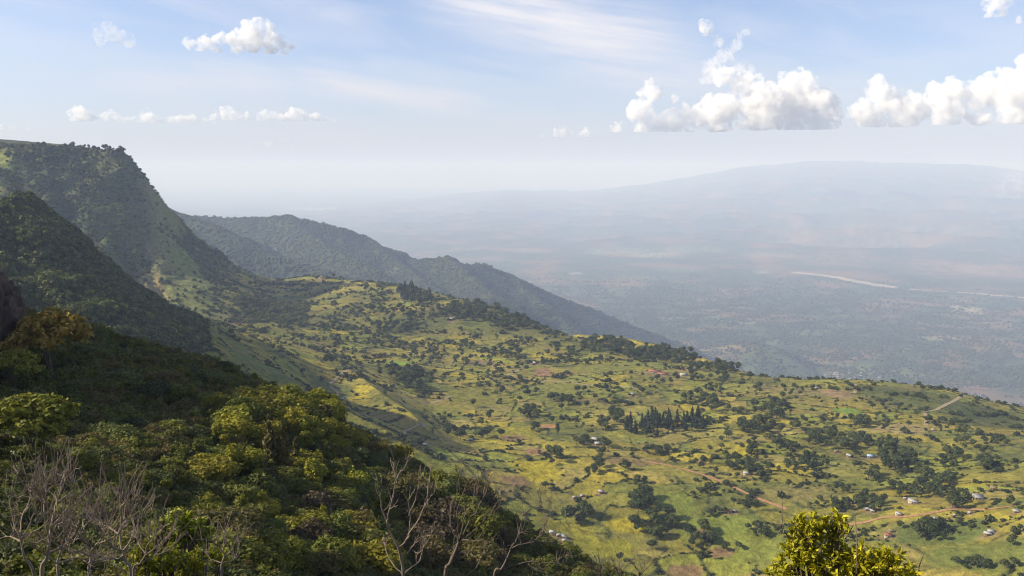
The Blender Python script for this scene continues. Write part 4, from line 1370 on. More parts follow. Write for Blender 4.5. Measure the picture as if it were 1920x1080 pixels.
# ------------------------------------------------------------------ houses
ROOFM = {'white': flatmat("zinc_roof", (0.32, 0.32, 0.315), 0.5, 2.0, 0.12), 'grey': flatmat("grey_roof", (0.34, 0.34, 0.34), 0.6, 2.0, 0.2), 'rust': flatmat("rusty_roof", (0.26, 0.11, 0.06), 0.8, 2.0, 0.3),
         'blue': flatmat("blue_roof", (0.28, 0.40, 0.55), 0.5, 2.0, 0.12), 'red': flatmat("red_roof", (0.26, 0.105, 0.07), 0.7, 2.0, 0.2), 'straw': flatmat("thatch_roof", (0.22, 0.17, 0.10), 0.95, 3.0, 0.3)}
WALLM = {'mud': flatmat("mud_wall", (0.27, 0.18, 0.11), 0.95, 1.5, 0.25), 'pale': flatmat("pale_wall", (0.55, 0.50, 0.42), 0.9, 1.5, 0.15)}
DOORM = flatmat("dark_door", (0.05, 0.04, 0.035), 0.8)


def box(x0, x1, y0, y1, z0, z1):
    c_ = np.array([(x0, y0, z0), (x1, y0, z0), (x1, y1, z0), (x0, y1, z0), (x0, y0, z1), (x1, y0, z1), (x1, y1, z1), (x0, y1, z1)])
    return c_, np.array([(0, 3, 2, 1), (4, 5, 6, 7), (0, 1, 5, 4), (1, 2, 6, 5), (2, 3, 7, 6), (3, 0, 4, 7)])


def joinq(parts):
    co, q, n0 = [], [], 0
    for c_, f_ in parts:
        co.append(c_)
        q.append(np.asarray(f_) + n0)
        n0 += len(c_)
    return np.vstack(co), np.vstack(q)


def house(px, py, wpx, roof, wall, label, ratio=0.6, hgt_m=None, turn=None, group=None):
    g = G(px, py, 560)
    if g is None:
        return
    r = math.hypot(g[0], g[1])
    L_ = 0.9 * wpx / FPX * r
    W_ = L_ * ratio
    H_ = min(2.6, 0.42 * L_) if hgt_m is None else hgt_m
    K_ = W_ * 0.30
    root = bpy.data.objects.new("house", None)
    root.location = (g[0], g[1], g[2])
    root.rotation_euler = (0, 0, (rng.normal() * 0.35 if turn is None else turn) - math.atan2(g[0], g[1]))
    COL.objects.link(root)
    setp(root, label, "house", group=group)
    x, y = L_ / 2, W_ / 2
    co = np.array([(-x, -y, -1.2), (x, -y, -1.2), (x, y, -1.2), (-x, y, -1.2), (-x, -y, H_), (x, -y, H_), (x, y, H_), (-x, y, H_), (-x, 0, H_ + K_), (x, 0, H_ + K_)])
    mesh_np("wall", co, [(0, 1, 5, 4), (2, 3, 7, 6), (3, 0, 4, 7), (1, 2, 6, 5), (0, 3, 2, 1)], [(4, 8, 7), (5, 6, 9)], mat=WALLM[wall], parent=root)
    ov, th = 0.08 * L_ * .6 + .15, 0.10
    sl = K_ / y
    sl_parts = []
    for sg in (-1, 1):
        a = np.array([(-x - ov, sg * (y + ov), H_ - sl * ov), (x + ov, sg * (y + ov), H_ - sl * ov), (x + ov, 0, H_ + K_), (-x - ov, 0, H_ + K_)])
        b = a + np.array([0, 0, th + .03])
        a = a + np.array([0, 0, .03])
        f_ = np.array([(0, 1, 2, 3), (4, 7, 6, 5), (0, 4, 5, 1), (2, 6, 7, 3), (1, 5, 6, 2), (3, 7, 4, 0)])
        sl_parts.append((np.vstack([a, b]), f_ if sg > 0 else f_[:, ::-1]))
    co, q = joinq(sl_parts)
    mesh_np("roof", co, q, mat=ROOFM[roof], parent=root)
    co, q = box(-0.45, 0.45, -y - .05, -y + .05, -0.1, min(1.95, H_ - .15))
    mesh_np("door", co, q, mat=DOORM, parent=root)
    if L_ > 5:
        for s_ in (-1, 1):
            co, q = box(s_ * x * .55 - .4, s_ * x * .55 + .4, -y - .04, -y + .05, H_ * .42, H_ * .78)
            mesh_np("window", co, q, mat=DOORM, parent=root)


for a_ in HOUSES:
    house(*a_[:6], ratio=a_[6] if len(a_) > 6 else 0.62)
# far village down on the valley floor
VW = []
for i in range(34):
    px, py = 1545 + 70 * rng.random(), 696 + 12 * rng.random()
    if i > 13:
        px, py = 1590 + 60 * rng.random(), 704 + 10 * rng.random()
    g = G(px, py, 3000)
    if g is not None:
        VW.append((g, 11 + 9 * rng.random()))
for i, (g, w) in enumerate(VW):
    co, q = box(-w / 2, w / 2, -w / 3, w / 3, -4, 3)
    co2 = np.array([(-w / 2, -w / 3, 3), (w / 2, -w / 3, 3), (w / 2, w / 3, 3), (-w / 2, w / 3, 3), (-w / 2, 0, 6), (w / 2, 0, 6)])
    o = mesh_np("village_house", np.vstack([co, co2]), np.vstack([q, np.array([(0, 1, 5, 4), (2, 3, 4, 5)]) + 8]), np.array([(0, 4, 3), (1, 2, 5)]) + 8, mat=ROOFM['grey' if i % 3 else 'white'])
    o.location = (g[0], g[1], g[2])
    setp(o, "tiny pale house of the far village on the valley floor", "house", group="houses of the far valley village")

# ------------------------------------------------------------------ earth roads, tracks, river bed
EARTH = flatmat("earth_road", (0.30, 0.165, 0.085), 0.95, 0.4, 0.25)
PALEEARTH = flatmat("pale_track", (0.27, 0.215, 0.13), 0.95, 0.4, 0.25)
SANDM = flatmat("sand_bed", (0.33, 0.275, 0.19), 0.95, 0.02, 0.15)


def road(name, pix, wid, mat, label, cat="road", rmin=560, lift=0.35, step=4.0, wob=0.0):
    w = [G(px, py, rmin) for px, py in pix]
    w = [p for p in w if p is not None]
    pts = []
    for a, b in zip(w[:-1], w[1:]):
        n_ = max(1, int(np.hypot(*(b - a)[:2]) / step))
        for i in range(n_):
            pts.append(a[:2] + (b - a)[:2] * i / n_)
    pts.append(w[-1][:2])
    pts = np.array(pts)
    for _ in range(6):
        pts[1:-1] = (pts[:-2] + 2 * pts[1:-1] + pts[2:]) / 4
    t = np.gradient(pts, axis=0)
    t /= np.linalg.norm(t, axis=1, keepdims=True) + 1e-9
    nv = np.column_stack([-t[:, 1], t[:, 0]])
    ww = wid / 2 * (1 + (0.3 + wob) * perlin(np.arange(len(pts)) * .17, np.zeros(len(pts)) + wid, 400))
    rows_ = [pts + nv * (ww * s_)[:, None] for s_ in (-1, -.4, .4, 1)]
    co = np.stack([np.column_stack([r_, hgt_v(r_[:, 0], r_[:, 1]) + lift]) for r_ in rows_], 1).reshape(-1, 3)
    i, j = np.meshgrid(np.arange(len(pts) - 1), np.arange(3), indexing='ij')
    q = np.stack([i * 4 + j, i * 4 + j + 1, (i + 1) * 4 + j + 1, (i + 1) * 4 + j], -1).reshape(-1, 4)
    o = mesh_np(name, co, q[:, ::-1], mat=mat, smooth=True)
    setp(o, label, cat, kind='structure')


road("dirt_road", [(1215, 866), (1255, 873), (1285, 880), (1310, 888), (1345, 900), (1372, 912), (1400, 925), (1428, 938), (1450, 945), (1475, 955)], 4.0, EARTH, "straight reddish earth track dropping to the right through the middle fields")
road("dirt_road", [(1545, 990), (1570, 985), (1600, 983), (1640, 977), (1655, 967), (1675, 970), (1700, 972), (1712, 967), (1740, 964), (1765, 958), (1800, 952), (1850, 957), (1905, 948)], 3.6, EARTH, "winding orange earth road between the small houses at lower right")
road("dirt_track", [(1813, 742), (1795, 748), (1772, 760), (1752, 770), (1733, 772)], 5.5, PALEEARTH, "pale track slanting down the right hand rim of the shelf")
road("dirt_track", [(1733, 773), (1738, 784), (1736, 798)], 5.0, PALEEARTH, "short steep spur of pale track below the slanting rim track")
road("dirt_track", [(1603, 720), (1606, 728), (1601, 738)], 5.0, PALEEARTH, "short pale track dropping from the middle of the rim")
road("dirt_track", [(668, 686), (650, 695), (632, 708), (618, 719)], 4.2, PALEEARTH, "pale track climbing the back of the grassy spur")
road("dirt_track", [(618, 724), (634, 733), (632, 742), (616, 750), (608, 757)], 4.2, PALEEARTH, "hairpin of pale track at the lower end of the grassy spur")
road("dirt_track", [(1002, 678), (975, 692), (953, 703)], 5.0, PALEEARTH, "thin tan track on the upper terraces beside the reddish plot")
road("dirt_track", [(953, 703), (985, 711), (1060, 716), (1130, 724), (1200, 729)], 4.0, PALEEARTH, "long thin tan path running right along the terraces")
road("dirt_track", [(808, 757), (825, 751), (845, 744)], 4.2, PALEEARTH, "short pale stretch of track above the terrace trees")
road("dirt_track", [(752, 814), (764, 805), (782, 799), (802, 797)], 4.2, PALEEARTH, "pale curved track coming out behind the bushy hillside")
road("river_bed", [(1487, 511), (1520, 515), (1560, 519), (1600, 527), (1640, 535), (1680, 540)], 190.0, SANDM, "broad sandy reach of the river bed in the middle of the valley floor", "river", rmin=4000, lift=7.0, step=40, wob=.6)
road("river_bed", [(1705, 543), (1750, 547), (1780, 547)], 80.0, SANDM, "short narrow reach of sandy river bed between the two longer ones", "river", rmin=4000, lift=7.0, step=40, wob=.6)
road("river_bed", [(1795, 549), (1830, 551), (1860, 555), (1890, 556), (1930, 560)], 110.0, SANDM, "sandy river bed leaving the picture at the right edge", "river", rmin=4000, lift=7.0, step=40, wob=.6)

# ------------------------------------------------------------------ rock at the left edge
m, n, l = newmat("cliff_rock")
g_ = nd(n, "ShaderNodeTexCoord")
t1 = nd(n, "ShaderNodeTexNoise")
t1.inputs["Scale"].default_value = 0.35
t1.inputs["Detail"].default_value = 9
t1.inputs["Roughness"].default_value = 0.65
mp = nd(n, "ShaderNodeMapping")
mp.inputs["Scale"].default_value = (1.6, 1.6, 0.6)
l.new(g_.outputs["Object"], mp.inputs[0])
l.new(mp.outputs[0], t1.inputs["Vector"])
cr = nd(n, "ShaderNodeValToRGB")
cr.color_ramp.elements[0].position, cr.color_ramp.elements[0].color = 0.32, (0.018, 0.014, 0.011, 1)
cr.color_ramp.elements[1].position, cr.color_ramp.elements[1].color = 0.72, (0.135, 0.092, 0.062, 1)
e_ = cr.color_ramp.elements.new(0.52)
e_.color = (0.075, 0.050, 0.036, 1)
l.new(t1.outputs[0], cr.inputs[0])
b_ = nd(n, "ShaderNodeBsdfPrincipled")
b_.inputs["Roughness"].default_value = 0.95
l.new(cr.outputs[0], b_.inputs["Base Color"])
bp = nd(n, "ShaderNodeBump")
bp.inputs["Distance"].default_value = 0.9
l.new(t1.outputs[0], bp.inputs["Height"])
l.new(bp.outputs[0], b_.inputs["Normal"])
o_ = nd(n, "ShaderNodeOutputMaterial")
l.new(b_.outputs[0], o_.inputs[0])


def rock(name, c_, rad, seed, label):
    v, f = ICO[5]
    p = v.copy()
    nn = 0.10 * fbm(p[:, 0] * 7 + p[:, 1] * 5, p[:, 2] * 4, 530, 4) + 0.28 * fbm(p[:, 0] * 1.7 + 3 * seed, p[:, 2] * 1.2 + p[:, 1] * 1.4, 500 + seed, 4) + 0.10 * np.abs(perlin(p[:, 2] * 5 + p[:, 0], p[:, 1] * 3 + p[:, 0] * 3, 510 + seed)) + .06 * perlin(p[:, 2] * 11, p[:, 0] * 9 + p[:, 1] * 7, 520)
    p = np.sign(p) * np.abs(p) ** 0.75
    p = p * (1 + nn)[:, None] * np.array(rad)
    o = mesh_np(name, p, None, f, mat=m, smooth=False)
    o.location = c_
    setp(o, label, "rock")


pr = P(-34, 614, 176)
rock("rock_crag", (pr[0], pr[1], pr[2] - 3), (6.2, 6.2, 12.0), 1, "brown craggy rock wall standing at the left edge above the bushy hill")
pr = P(-5, 560, 186)
print("things", round(time.time() - T0, 1))
# ------------------------------------------------------------------ bushes of the near hill
BUSH = {}
for key, kind, mat, nl, ls in (('green', 'bush', L_BUSH, 2300, 0.050), ('yellow', 'bush', L_YEL, 2300, 0.050), ('olive', 'bush', L_OLIVE, 2300, 0.048), ('brown', 'bush', L_BROWN, 1400, 0.055), ('dark', 'bush', L_FOREST, 2300, 0.05),
                               ('tuft', 'tuft', L_BUSH, 1800, 0.045), ('ytuft', 'tuft', L_YEL, 1800, 0.045), ('orange', 'dome', L_ORANGE, 2400, 0.045), ('umbrella', 'dome', L_YEL, 2400, 0.045), ('column', 'cypress', L_OLIVE, 900, 0.055), ('tall', 'tall', L_OLIVE, 900, 0.055)):
    for v_ in range(3):
        co, q, t2, bl = crown_np(kind, nl, ls, up=0.35)
        BUSH[key, v_] = (mesh_np("crown", co, q, t2, mat=mat, link=False).data, bl)
TRK = {}
for key in ('orange', 'umbrella', 'column', 'tall'):
    for v_ in range(3):
        tco, tq = trunk_np('cypress' if key == 'column' else 'spread', BUSH[key, v_][1], 0.022)
        TRK[key, v_] = mesh_np("trunk", tco, tq, mat=BARK, link=False).data


def plant(name, key, px, py, hpx, label, cat="tree", rmin=20, wide=1.0, group=None, g=None, h_=None):
    g = G(px, py, rmin, 420) if g is None else g
    if g is None:
        return None
    h_ = hpx / FPX * math.hypot(g[0], g[1]) if h_ is None else h_
    v_ = int(rng.integers(3))
    root = bpy.data.objects.new(name, None)
    root.empty_display_size = 0.1
    root.location = (g[0], g[1], g[2] - 0.15)
    root.rotation_euler = (0, 0, rng.random() * 6.28)
    root.scale = (h_ * wide, h_ * wide, h_)
    COL.objects.link(root)
    setp(root, label, cat, group)
    for nm2, md_ in (("trunk", TRK[key, v_]), ("crown", BUSH[key, v_][0])):
        o = bpy.data.objects.new(nm2, md_)
        COL.objects.link(o)
        o.parent = root
    return root


plant("flowering_tree", 'orange', 98, 712, 116, "orange brown tree with a domed crown beside the rock at the left edge", wide=1.0)
plant("umbrella_tree", 'umbrella', 62, 862, 112, "broad yellow green umbrella tree in the shade low on the left", wide=1.15)
plant("leafy_tree", 'umbrella', 28, 735, 70, "pale green spreading tree under the rock left of the orange one", wide=1.1)
for i, (px, py, h_, lb) in enumerate([(508, 880, 105, "left tall shaggy column tree of the pair below the sunlit crest"), (533, 888, 98, "right tall shaggy column tree of the pair below the sunlit crest"), (556, 880, 66, "short dark column tree just right of the shaggy pair")]):
    plant("column_tree", 'column', px, py, h_, lb, wide=0.75)
for i, (px, py, h_, lb) in enumerate([(610, 808, 55, "tallest dark tree on the crest of the bushy hill"), (637, 806, 48, "dark crest tree just right of the tallest one"), (585, 800, 34, "small dark crest tree left of the tallest one")]):
    plant("crest_tree", 'tall', px, py, h_, lb, wide=1.25)

# zones of the hill: (phrase, [px0, py0, px1, py1], kinds, number, height px low-high)
ZONES = [
    ("on the sunlit crest right of the shade", (390, 765, 640, 850), ('yellow', 'ytuft', 'yellow', 'green'), 46, (34, 62)),
    ("on the descending sunlit edge above the fields", (640, 800, 900, 960), ('green', 'yellow', 'green', 'dark', 'olive'), 44, (34, 60)),
    ("in the middle of the lit slope", (380, 880, 660, 1010), ('yellow', 'green', 'ytuft', 'tuft', 'green'), 52, (30, 62)),
    ("on the lower lit slope behind the bare branches", (560, 930, 900, 1075), ('green', 'olive', 'green', 'yellow', 'olive', 'brown'), 54, (40, 74)),
    ("low on the slope at the foot of the picture", (400, 1010, 720, 1080), ('olive', 'green', 'yellow'), 24, (50, 85)),
    ("in the deep shade below the rock", (40, 700, 380, 940), ('dark', 'green', 'tuft', 'dark', 'olive'), 40, (28, 52)),
    ("on the dim upper edge of the near hill", (110, 640, 500, 760), ('dark', 'olive', 'dark', 'green'), 30, (18, 34)),
    ("at the tail of the hill by the hamlet", (900, 960, 1160, 1080), ('dark', 'green', 'olive', 'brown'), 22, (26, 46)),
]
BL = []
for ph, (ax, ay, bx_, by_), kinds, n_, (h0, h1) in ZONES:
    for i in range(n_):
        px, py = ax + (bx_ - ax) * rng.random(), ay + (by_ - ay) * rng.random()
        g = G(px, py, 25, 330)
        if g is None:
            continue
        key = kinds[int(rng.integers(len(kinds)))]
        h_ = 1.05 * (h0 + (h1 - h0) * rng.random() ** 1.5) / FPX * math.hypot(g[0], g[1])
        o = bpy.data.objects.new("bush", BUSH[key, int(rng.integers(3))][0])
        o.location = (g[0], g[1], g[2] - 0.25)
        wv = h_ * (0.95 + 0.5 * rng.random()) * (0.8 if 'tuft' in key else 1.0)
        o.scale = (wv, wv, h_)
        o.rotation_euler = (rng.normal() * .08, rng.normal() * .08, rng.random() * 6.28)
        COL.objects.link(o)
        lk = {'green': "leafy green bush ", 'yellow': "yellow green bush ", 'olive': "dull olive bush ", 'brown': "brownish dry bush ", 'dark': "dark green bush ", 'tuft': "upright green shrub ", 'ytuft': "upright yellow green shrub "}[key]
        BL.append((o, lk + ph, px, ph))

for (o, lb, px, ph), od in zip(BL, ordinals([b_[1] for b_ in BL], [b_[2] for b_ in BL], 6)):
    setp(o, fit(lb + (", " + od if od else "")), "bush", group="bushes " + ph)

# everything between them
UG = []
for key in ('green', 'dark', 'olive', 'green', 'dark', 'tuft', 'olive'):
    kind = 'tuft' if key == 'tuft' else 'bush'
    mat = {'green': L_BUSH, 'dark': L_FOREST, 'olive': L_OLIVE, 'tuft': L_BUSH, 'brown': L_BROWN}[key]
    co, q, t2, bl = crown_np(kind, 900, 0.07, up=0.3)
    UG.append(src_obj("undergrowth_bush", co, q, t2, mat))
x, y = cast(60000, 28, 330, -33.5, 12)
r_ = np.hypot(x, y)
ok = (grid_at(WHO, x, y) == 0) & (rng.random(len(x)) < np.clip(60 / r_, .25, 1.0)) & seen(x, y, 3, 0.03)
x, y, r_ = x[ok], y[ok], r_[ok]
s1 = (0.9 + 2.4 * rng.random(len(x)) ** 1.8) * np.clip(r_ / 130, 0.7, 1.25)
scatter("undergrowth", np.column_stack([x, y, hgt_v(x, y) - .25 * s1]), s1, rng.random(len(x)) * 6.28, UG, "dense low scrub covering the near hillside between the bushes", "undergrowth")
print("undergrowth", len(x), round(time.time() - T0, 1))
# ------------------------------------------------------------------ cumulus clouds, far beyond the valley
CLOUD_D = 0.0045
m, n, l = newmat("cloud_vapour")
pv = nd(n, "ShaderNodeVolumePrincipled")
pv.inputs["Color"].default_value = (1.0, 0.995, 0.99, 1)
pv.inputs["Density"].default_value = CLOUD_D
pv.inputs["Anisotropy"].default_value = 0.0
tcc = nd(n, "ShaderNodeNewGeometry")
tcn = nd(n, "ShaderNodeTexNoise")
tcn.inputs["Scale"].default_value = 0.0042
tcn.inputs["Detail"].default_value = 5
tcn.inputs["Roughness"].default_value = 0.62
l.new(tcc.outputs["Position"], tcn.inputs["Vector"])
tcm = nd(n, "ShaderNodeMapRange")
tcm.inputs[1].default_value, tcm.inputs[2].default_value, tcm.inputs[3].default_value, tcm.inputs[4].default_value = 0.40, 0.64, 0.0, 1.0
l.new(tcn.outputs[0], tcm.inputs[0])
cdn = nd(n, "ShaderNodeMath", operation='MULTIPLY')
cdn.inputs[1].default_value = CLOUD_D * 1.9
cdn.name = "amount"
l.new(tcm.outputs[0], cdn.inputs[0])
l.new(cdn.outputs[0], pv.inputs["Density"])
o_ = nd(n, "ShaderNodeOutputMaterial")
l.new(pv.outputs[0], o_.inputs["Volume"])
MAT["thin_vapour"] = m.copy()
MAT["thin_vapour"].node_tree.nodes["amount"].inputs[1].default_value = CLOUD_D * 0.7
CD = 26000.0


def cloud(blobs, base, label, thin=False, seed=0, group=None, gens=3, vox=2.4, flat=1.0, rag=1.0):
    """blobs: (px, py, radius px) of the main heads; base: py of the flat underside."""
    r2 = np.random.default_rng(900 + seed)
    al = []
    for (px, py, rp) in blobs:
        rp = rp * 0.92
        al.append((px, py, r2.normal() * rp * .3, rp, 0))
    for (px, py, dz, rp, q_) in list(al):
        if base - py > rp * .5 and rp > 8:
            al.append((px + r2.normal() * rp * .2, base - rp * .38, dz, rp * .62, 1))
    out_ = list(al)
    lev = al
    for g_ in range(gens):
        nxt = []
        for (px, py, dz, rp, q_) in lev:
            for _ in range(5 if g_ < 2 else 3):
                d = r2.normal(size=3)
                d /= np.linalg.norm(d)
                if d[1] > 0.25:
                    d[1] *= -0.5
                rr2 = rp * (0.30 + 0.30 * r2.random())
                if rr2 < 2.0:
                    continue
                nxt.append((px + d[0] * rp * .92, py + d[1] * rp * .92 * flat, dz + d[2] * rp * .92, rr2, g_ + 1))
        out_ += nxt
        lev = nxt
    u = CD / FPX
    zb = -(base - EYE) * u
    c0 = P(np.mean([b[0] for b in blobs]), base, CD)
    cx0 = np.mean([b[0] for b in blobs])
    th_ = math.atan2(c0[0], c0[1])
    v, f = ICO[1]
    co, tr, n0 = [], [], 0
    for (px, py, dz, rp, q_) in out_:
        w = v * np.array([rp, rp * .95, rp * flat]) * u
        co.append(w + np.array([(px - cx0) * u, dz * u, (base - py) * u]))
        tr.append(f + n0)
        n0 += len(v)
    co, tr = np.vstack(co), np.vstack(tr)
    tmp = mesh_np("tmp", co, None, tr)
    md = tmp.modifiers.new("r", 'REMESH')
    md.mode = 'VOXEL'
    md.voxel_size = vox * u
    dg = bpy.context.evaluated_depsgraph_get()
    ev = tmp.evaluated_get(dg)
    me = bpy.data.meshes.new_from_object(ev)
    bpy.data.objects.remove(tmp)
    nv = len(me.vertices)
    p = np.empty(nv * 3, np.float32)
    me.vertices.foreach_get("co", p)
    p = p.reshape(-1, 3).astype(float)
    nr = np.empty(nv * 3, np.float32)
    me.vertices.foreach_get("normal", nr)
    nr = nr.reshape(-1, 3)

    def n3(s_, sd):
        a = p / (s_ * u)
        return (perlin(a[:, 0] + a[:, 1] * .6, a[:, 2] - a[:, 1] * .8, sd) + perlin(a[:, 1] - a[:, 2] * .5, a[:, 0] + a[:, 2] * .7 + 9, sd + 1)) * .7
    d = (n3(26, 600 + seed) * 8 + n3(11, 610 + seed) * 6.0 + n3(5, 620 + seed) * 3.2 + n3(2.6, 630 + seed) * 1.0) * rag
    p = p + nr * (d * u)[:, None]
    # flat, slightly ragged underside
    fl_ = 3.0 * u
    lo = p[:, 2] < fl_
    p[lo, 2] = fl_ + (p[lo, 2] - fl_) * 0.12
    me.vertices.foreach_set("co", p.astype(np.float32).ravel())
    me.update()
    me.materials.clear()
    me.materials.append(MAT["thin_vapour"] if thin else MAT["cloud_vapour"])
    o = bpy.data.objects.new("cloud", me)
    COL.objects.link(o)
    o.location = (c0[0], c0[1], c0[2])
    o.rotation_euler = (0, 0, -th_)
    setp(o, label, "cloud", group=group)
    return o


cloud([(1200, 212, 24), (1222, 180, 20), (1218, 160, 10), (1262, 226, 26), (1300, 222, 24), (1330, 215, 28), (1262, 192, 9), (1236, 234, 22), (1160, 240, 12)], 250, "left lobe of the big broken cumulus bank, with one thin turret", seed=1)
cloud([(1365, 205, 30), (1420, 200, 38), (1475, 195, 46), (1525, 205, 40), (1500, 165, 24), (1480, 158, 18), (1400, 168, 24), (1362, 150, 18), (1440, 225, 30), (1548, 226, 18)], 246, "largest bright cumulus heap on the right, rounded at its right end", seed=2)
cloud([(1335, 130, 18), (1352, 110, 15), (1375, 95, 15), (1392, 135, 13), (1330, 62, 10), (1345, 85, 12), (1385, 75, 9), (1408, 150, 8)], 160, "ragged thin tower of cloud rising above the big cumulus heap", thin=True, seed=3)
cloud([(1322, 58, 11)], 70, "small white puff at the very top of the ragged cloud tower", seed=4, gens=2)
cloud([(1632, 215, 26), (1650, 185, 26), (1640, 168, 14), (1672, 200, 24), (1690, 222, 22)], 241, "upright cumulus at the left end of the right hand bank", seed=5)
cloud([(1745, 205, 26), (1790, 190, 30), (1840, 185, 30), (1890, 190, 36), (1930, 175, 36), (1860, 165, 16), (1905, 148, 24), (1800, 212, 24), (1960, 160, 40)], 236, "long cumulus bank running out of the picture at the right edge", seed=6)
cloud([(1055, 246, 12), (1040, 252, 8), (1020, 254, 6), (1075, 253, 7)], 260, "small low cumulus left of the big broken bank", seed=7, gens=2)
cloud([(1105, 250, 9), (1120, 252, 7), (1092, 254, 5)], 259, "smaller puff between the low cumulus and the big bank", seed=8, gens=2)
cloud([(470, 68, 26), (445, 78, 20), (415, 82, 14), (392, 84, 14), (370, 88, 9), (500, 82, 20), (528, 86, 12), (475, 50, 14)], 102, "lone cumulus high on the left with a peaked top", seed=9, flat=.9)
cloud([(195, 62, 13), (215, 72, 16), (232, 80, 9), (185, 58, 8)], 90, "faint wisp of cloud high at the left", thin=True, seed=10, rag=1.3)
cloud([(170, 216, 15), (190, 222, 12), (208, 225, 10), (226, 223, 12), (245, 226, 10), (260, 226, 9), (276, 221, 13), (296, 224, 11), (312, 225, 11), (330, 224, 11), (350, 223, 12), (368, 227, 8), (382, 229, 6)], 233, "low string of small puffs above the headland", seed=11, gens=3, flat=.8)
cloud([(415, 220, 9), (432, 214, 12), (450, 220, 10), (470, 221, 9), (490, 217, 12), (508, 220, 11), (528, 221, 9), (548, 214, 13), (566, 220, 10), (584, 222, 10), (604, 225, 8), (615, 226, 5)], 229, "second low string of puffs right of the headland ones", seed=12, gens=3, flat=.8)
cloud([(1862, 18, 13), (1852, 6, 10), (1875, 4, 13), (1868, -10, 14)], 36, "white cloud scrap at the top right corner", seed=13, gens=2)
cloud([(1908, 43, 5), (1906, 40, 4)], 48, "tiny cloud crumb under the top right scrap", seed=14, gens=1)
cloud([(8, 238, 9), (25, 240, 7), (50, 243, 5)], 247, "faint flat cloud at the left edge above the plateau", thin=True, seed=15, gens=1)
cloud([(505, 271, 8), (525, 269, 9), (545, 273, 7)], 278, "very faint small cloud low over the hazy middle distance", thin=True, seed=16, gens=1)
print("clouds", round(time.time() - T0, 1))
# ------------------------------------------------------------------ bare shrubs and leafy bushes at the camera's feet
TWIG = flatmat("bare_wood", (0.215, 0.168, 0.132), 0.8, 9.0, 0.35, spec=0.2)
TWIGD = flatmat("dark_bare_wood", (0.125, 0.098, 0.078), 0.85, 7.0, 0.35, spec=0.2)


def smoothpath(pts, per=5):
    pts = np.asarray(pts, float)
    if len(pts) == 2:
        t = np.linspace(0, 1, per)[:, None]
        return pts[0] * (1 - t) + pts[1] * t
    e = np.vstack([2 * pts[0] - pts[1], pts, 2 * pts[-1] - pts[-2]])
    out_ = []
    for i in range(1, len(e) - 2):
        for t in np.linspace(0, 1, per, endpoint=False):
            out_.append(.5 * ((2 * e[i]) + (-e[i - 1] + e[i + 1]) * t + (2 * e[i - 1] - 5 * e[i] + 4 * e[i + 1] - e[i + 2]) * t * t + (-e[i - 1] + 3 * e[i] - 3 * e[i + 1] + e[i + 2]) * t ** 3))
    out_.append(pts[-1])
    return np.array(out_)


def bare_shrub(name, D, trunk, branches, label, mat, org=(0, 0), k_=1.0, rt=7.0, rb=3.2, twigs=3, tl=34, seed=0, group=None, twig_r=0.8):
    """trunk and branches: polylines read off the photograph, stood up at distance D with some depth of their own."""
    r2 = np.random.default_rng(1200 + seed)

    def w(pl, d0, d1):
        n_ = len(pl)
        return [P(org[0] + x * k_, org[1] + y * k_, D * (1 + d0 + (d1 - d0) * i / max(1, n_ - 1))) for i, (x, y) in enumerate(pl)]
    tp = w(trunk, 0, 0)
    foot = np.array(tp[0])
    gz = hgt(foot[0], foot[1])
    low_ = np.array([foot[0] + .05 * r2.normal(), foot[1] + .05, min(gz - .1, foot[2] - .2)])
    tp = [low_, (low_ * .5 + foot * .5) + r2.normal(size=3) * .04] + tp
    root = bpy.data.objects.new(name, None)
    root.empty_display_size = .1
    root.location = low_
    COL.objects.link(root)
    setp(root, label, "shrub", group)
    sc = D / FPX

    def put(nm, paths, sides):
        co, q = tubes(paths, sides)
        mesh_np(nm, co - low_, q, mat=mat, smooth=True, parent=root)
    sp_ = smoothpath(tp)
    put("trunk", [(sp_, np.linspace(rt * .8, rt * .36, len(sp_)) * sc)], 7)
    for bi, br in enumerate(branches):
        r_s = rb
        if isinstance(br, tuple):
            br, r_s = br
        dd = r2.normal() * .035
        bp_ = smoothpath(w(br, 0, dd))
        rad = np.linspace(r_s * .56, twig_r * .6, len(bp_)) * sc
        # knots and crookedness
        jit = np.cumsum(r2.normal(size=bp_.shape), axis=0)
        jit -= np.linspace(0, 1, len(bp_))[:, None] * jit[-1]
        bp_ = bp_ + jit * sc * .9
        paths = [(bp_, rad)]
        for _ in range(int(twigs * 1.8)):
            i = int(len(bp_) * (.3 + .65 * r2.random()))
            i = min(i, len(bp_) - 2)
            t = bp_[i + 1] - bp_[i]
            t /= np.linalg.norm(t) + 1e-9
            d = t * .8 + r2.normal(size=3) * .45 + np.array([0, 0, .45])
            d /= np.linalg.norm(d)
            ln = tl * sc * (.4 + .9 * r2.random())
            c1 = bp_[i] + d * ln * .5 + r2.normal(size=3) * ln * .06
            c2 = bp_[i] + d * ln + np.array([0, 0, ln * .25]) + r2.normal(size=3) * ln * .1
            tw = smoothpath([bp_[i], c1, c2], 4)
            r0 = min(rad[i] * .7, 1.0 * sc)
            paths.append((tw, np.linspace(r0, .42 * sc, len(tw))))
            if r2.random() < .55:
                d2 = d + r2.normal(size=3) * .6
                d2 /= np.linalg.norm(d2)
                paths.append((np.array([c1, c1 + d2 * ln * .25, c1 + d2 * ln * .5 + np.array([0, 0, ln * .12])]), np.array([.6, .5, .4]) * sc))
        put("branch", paths, 5)
    return root


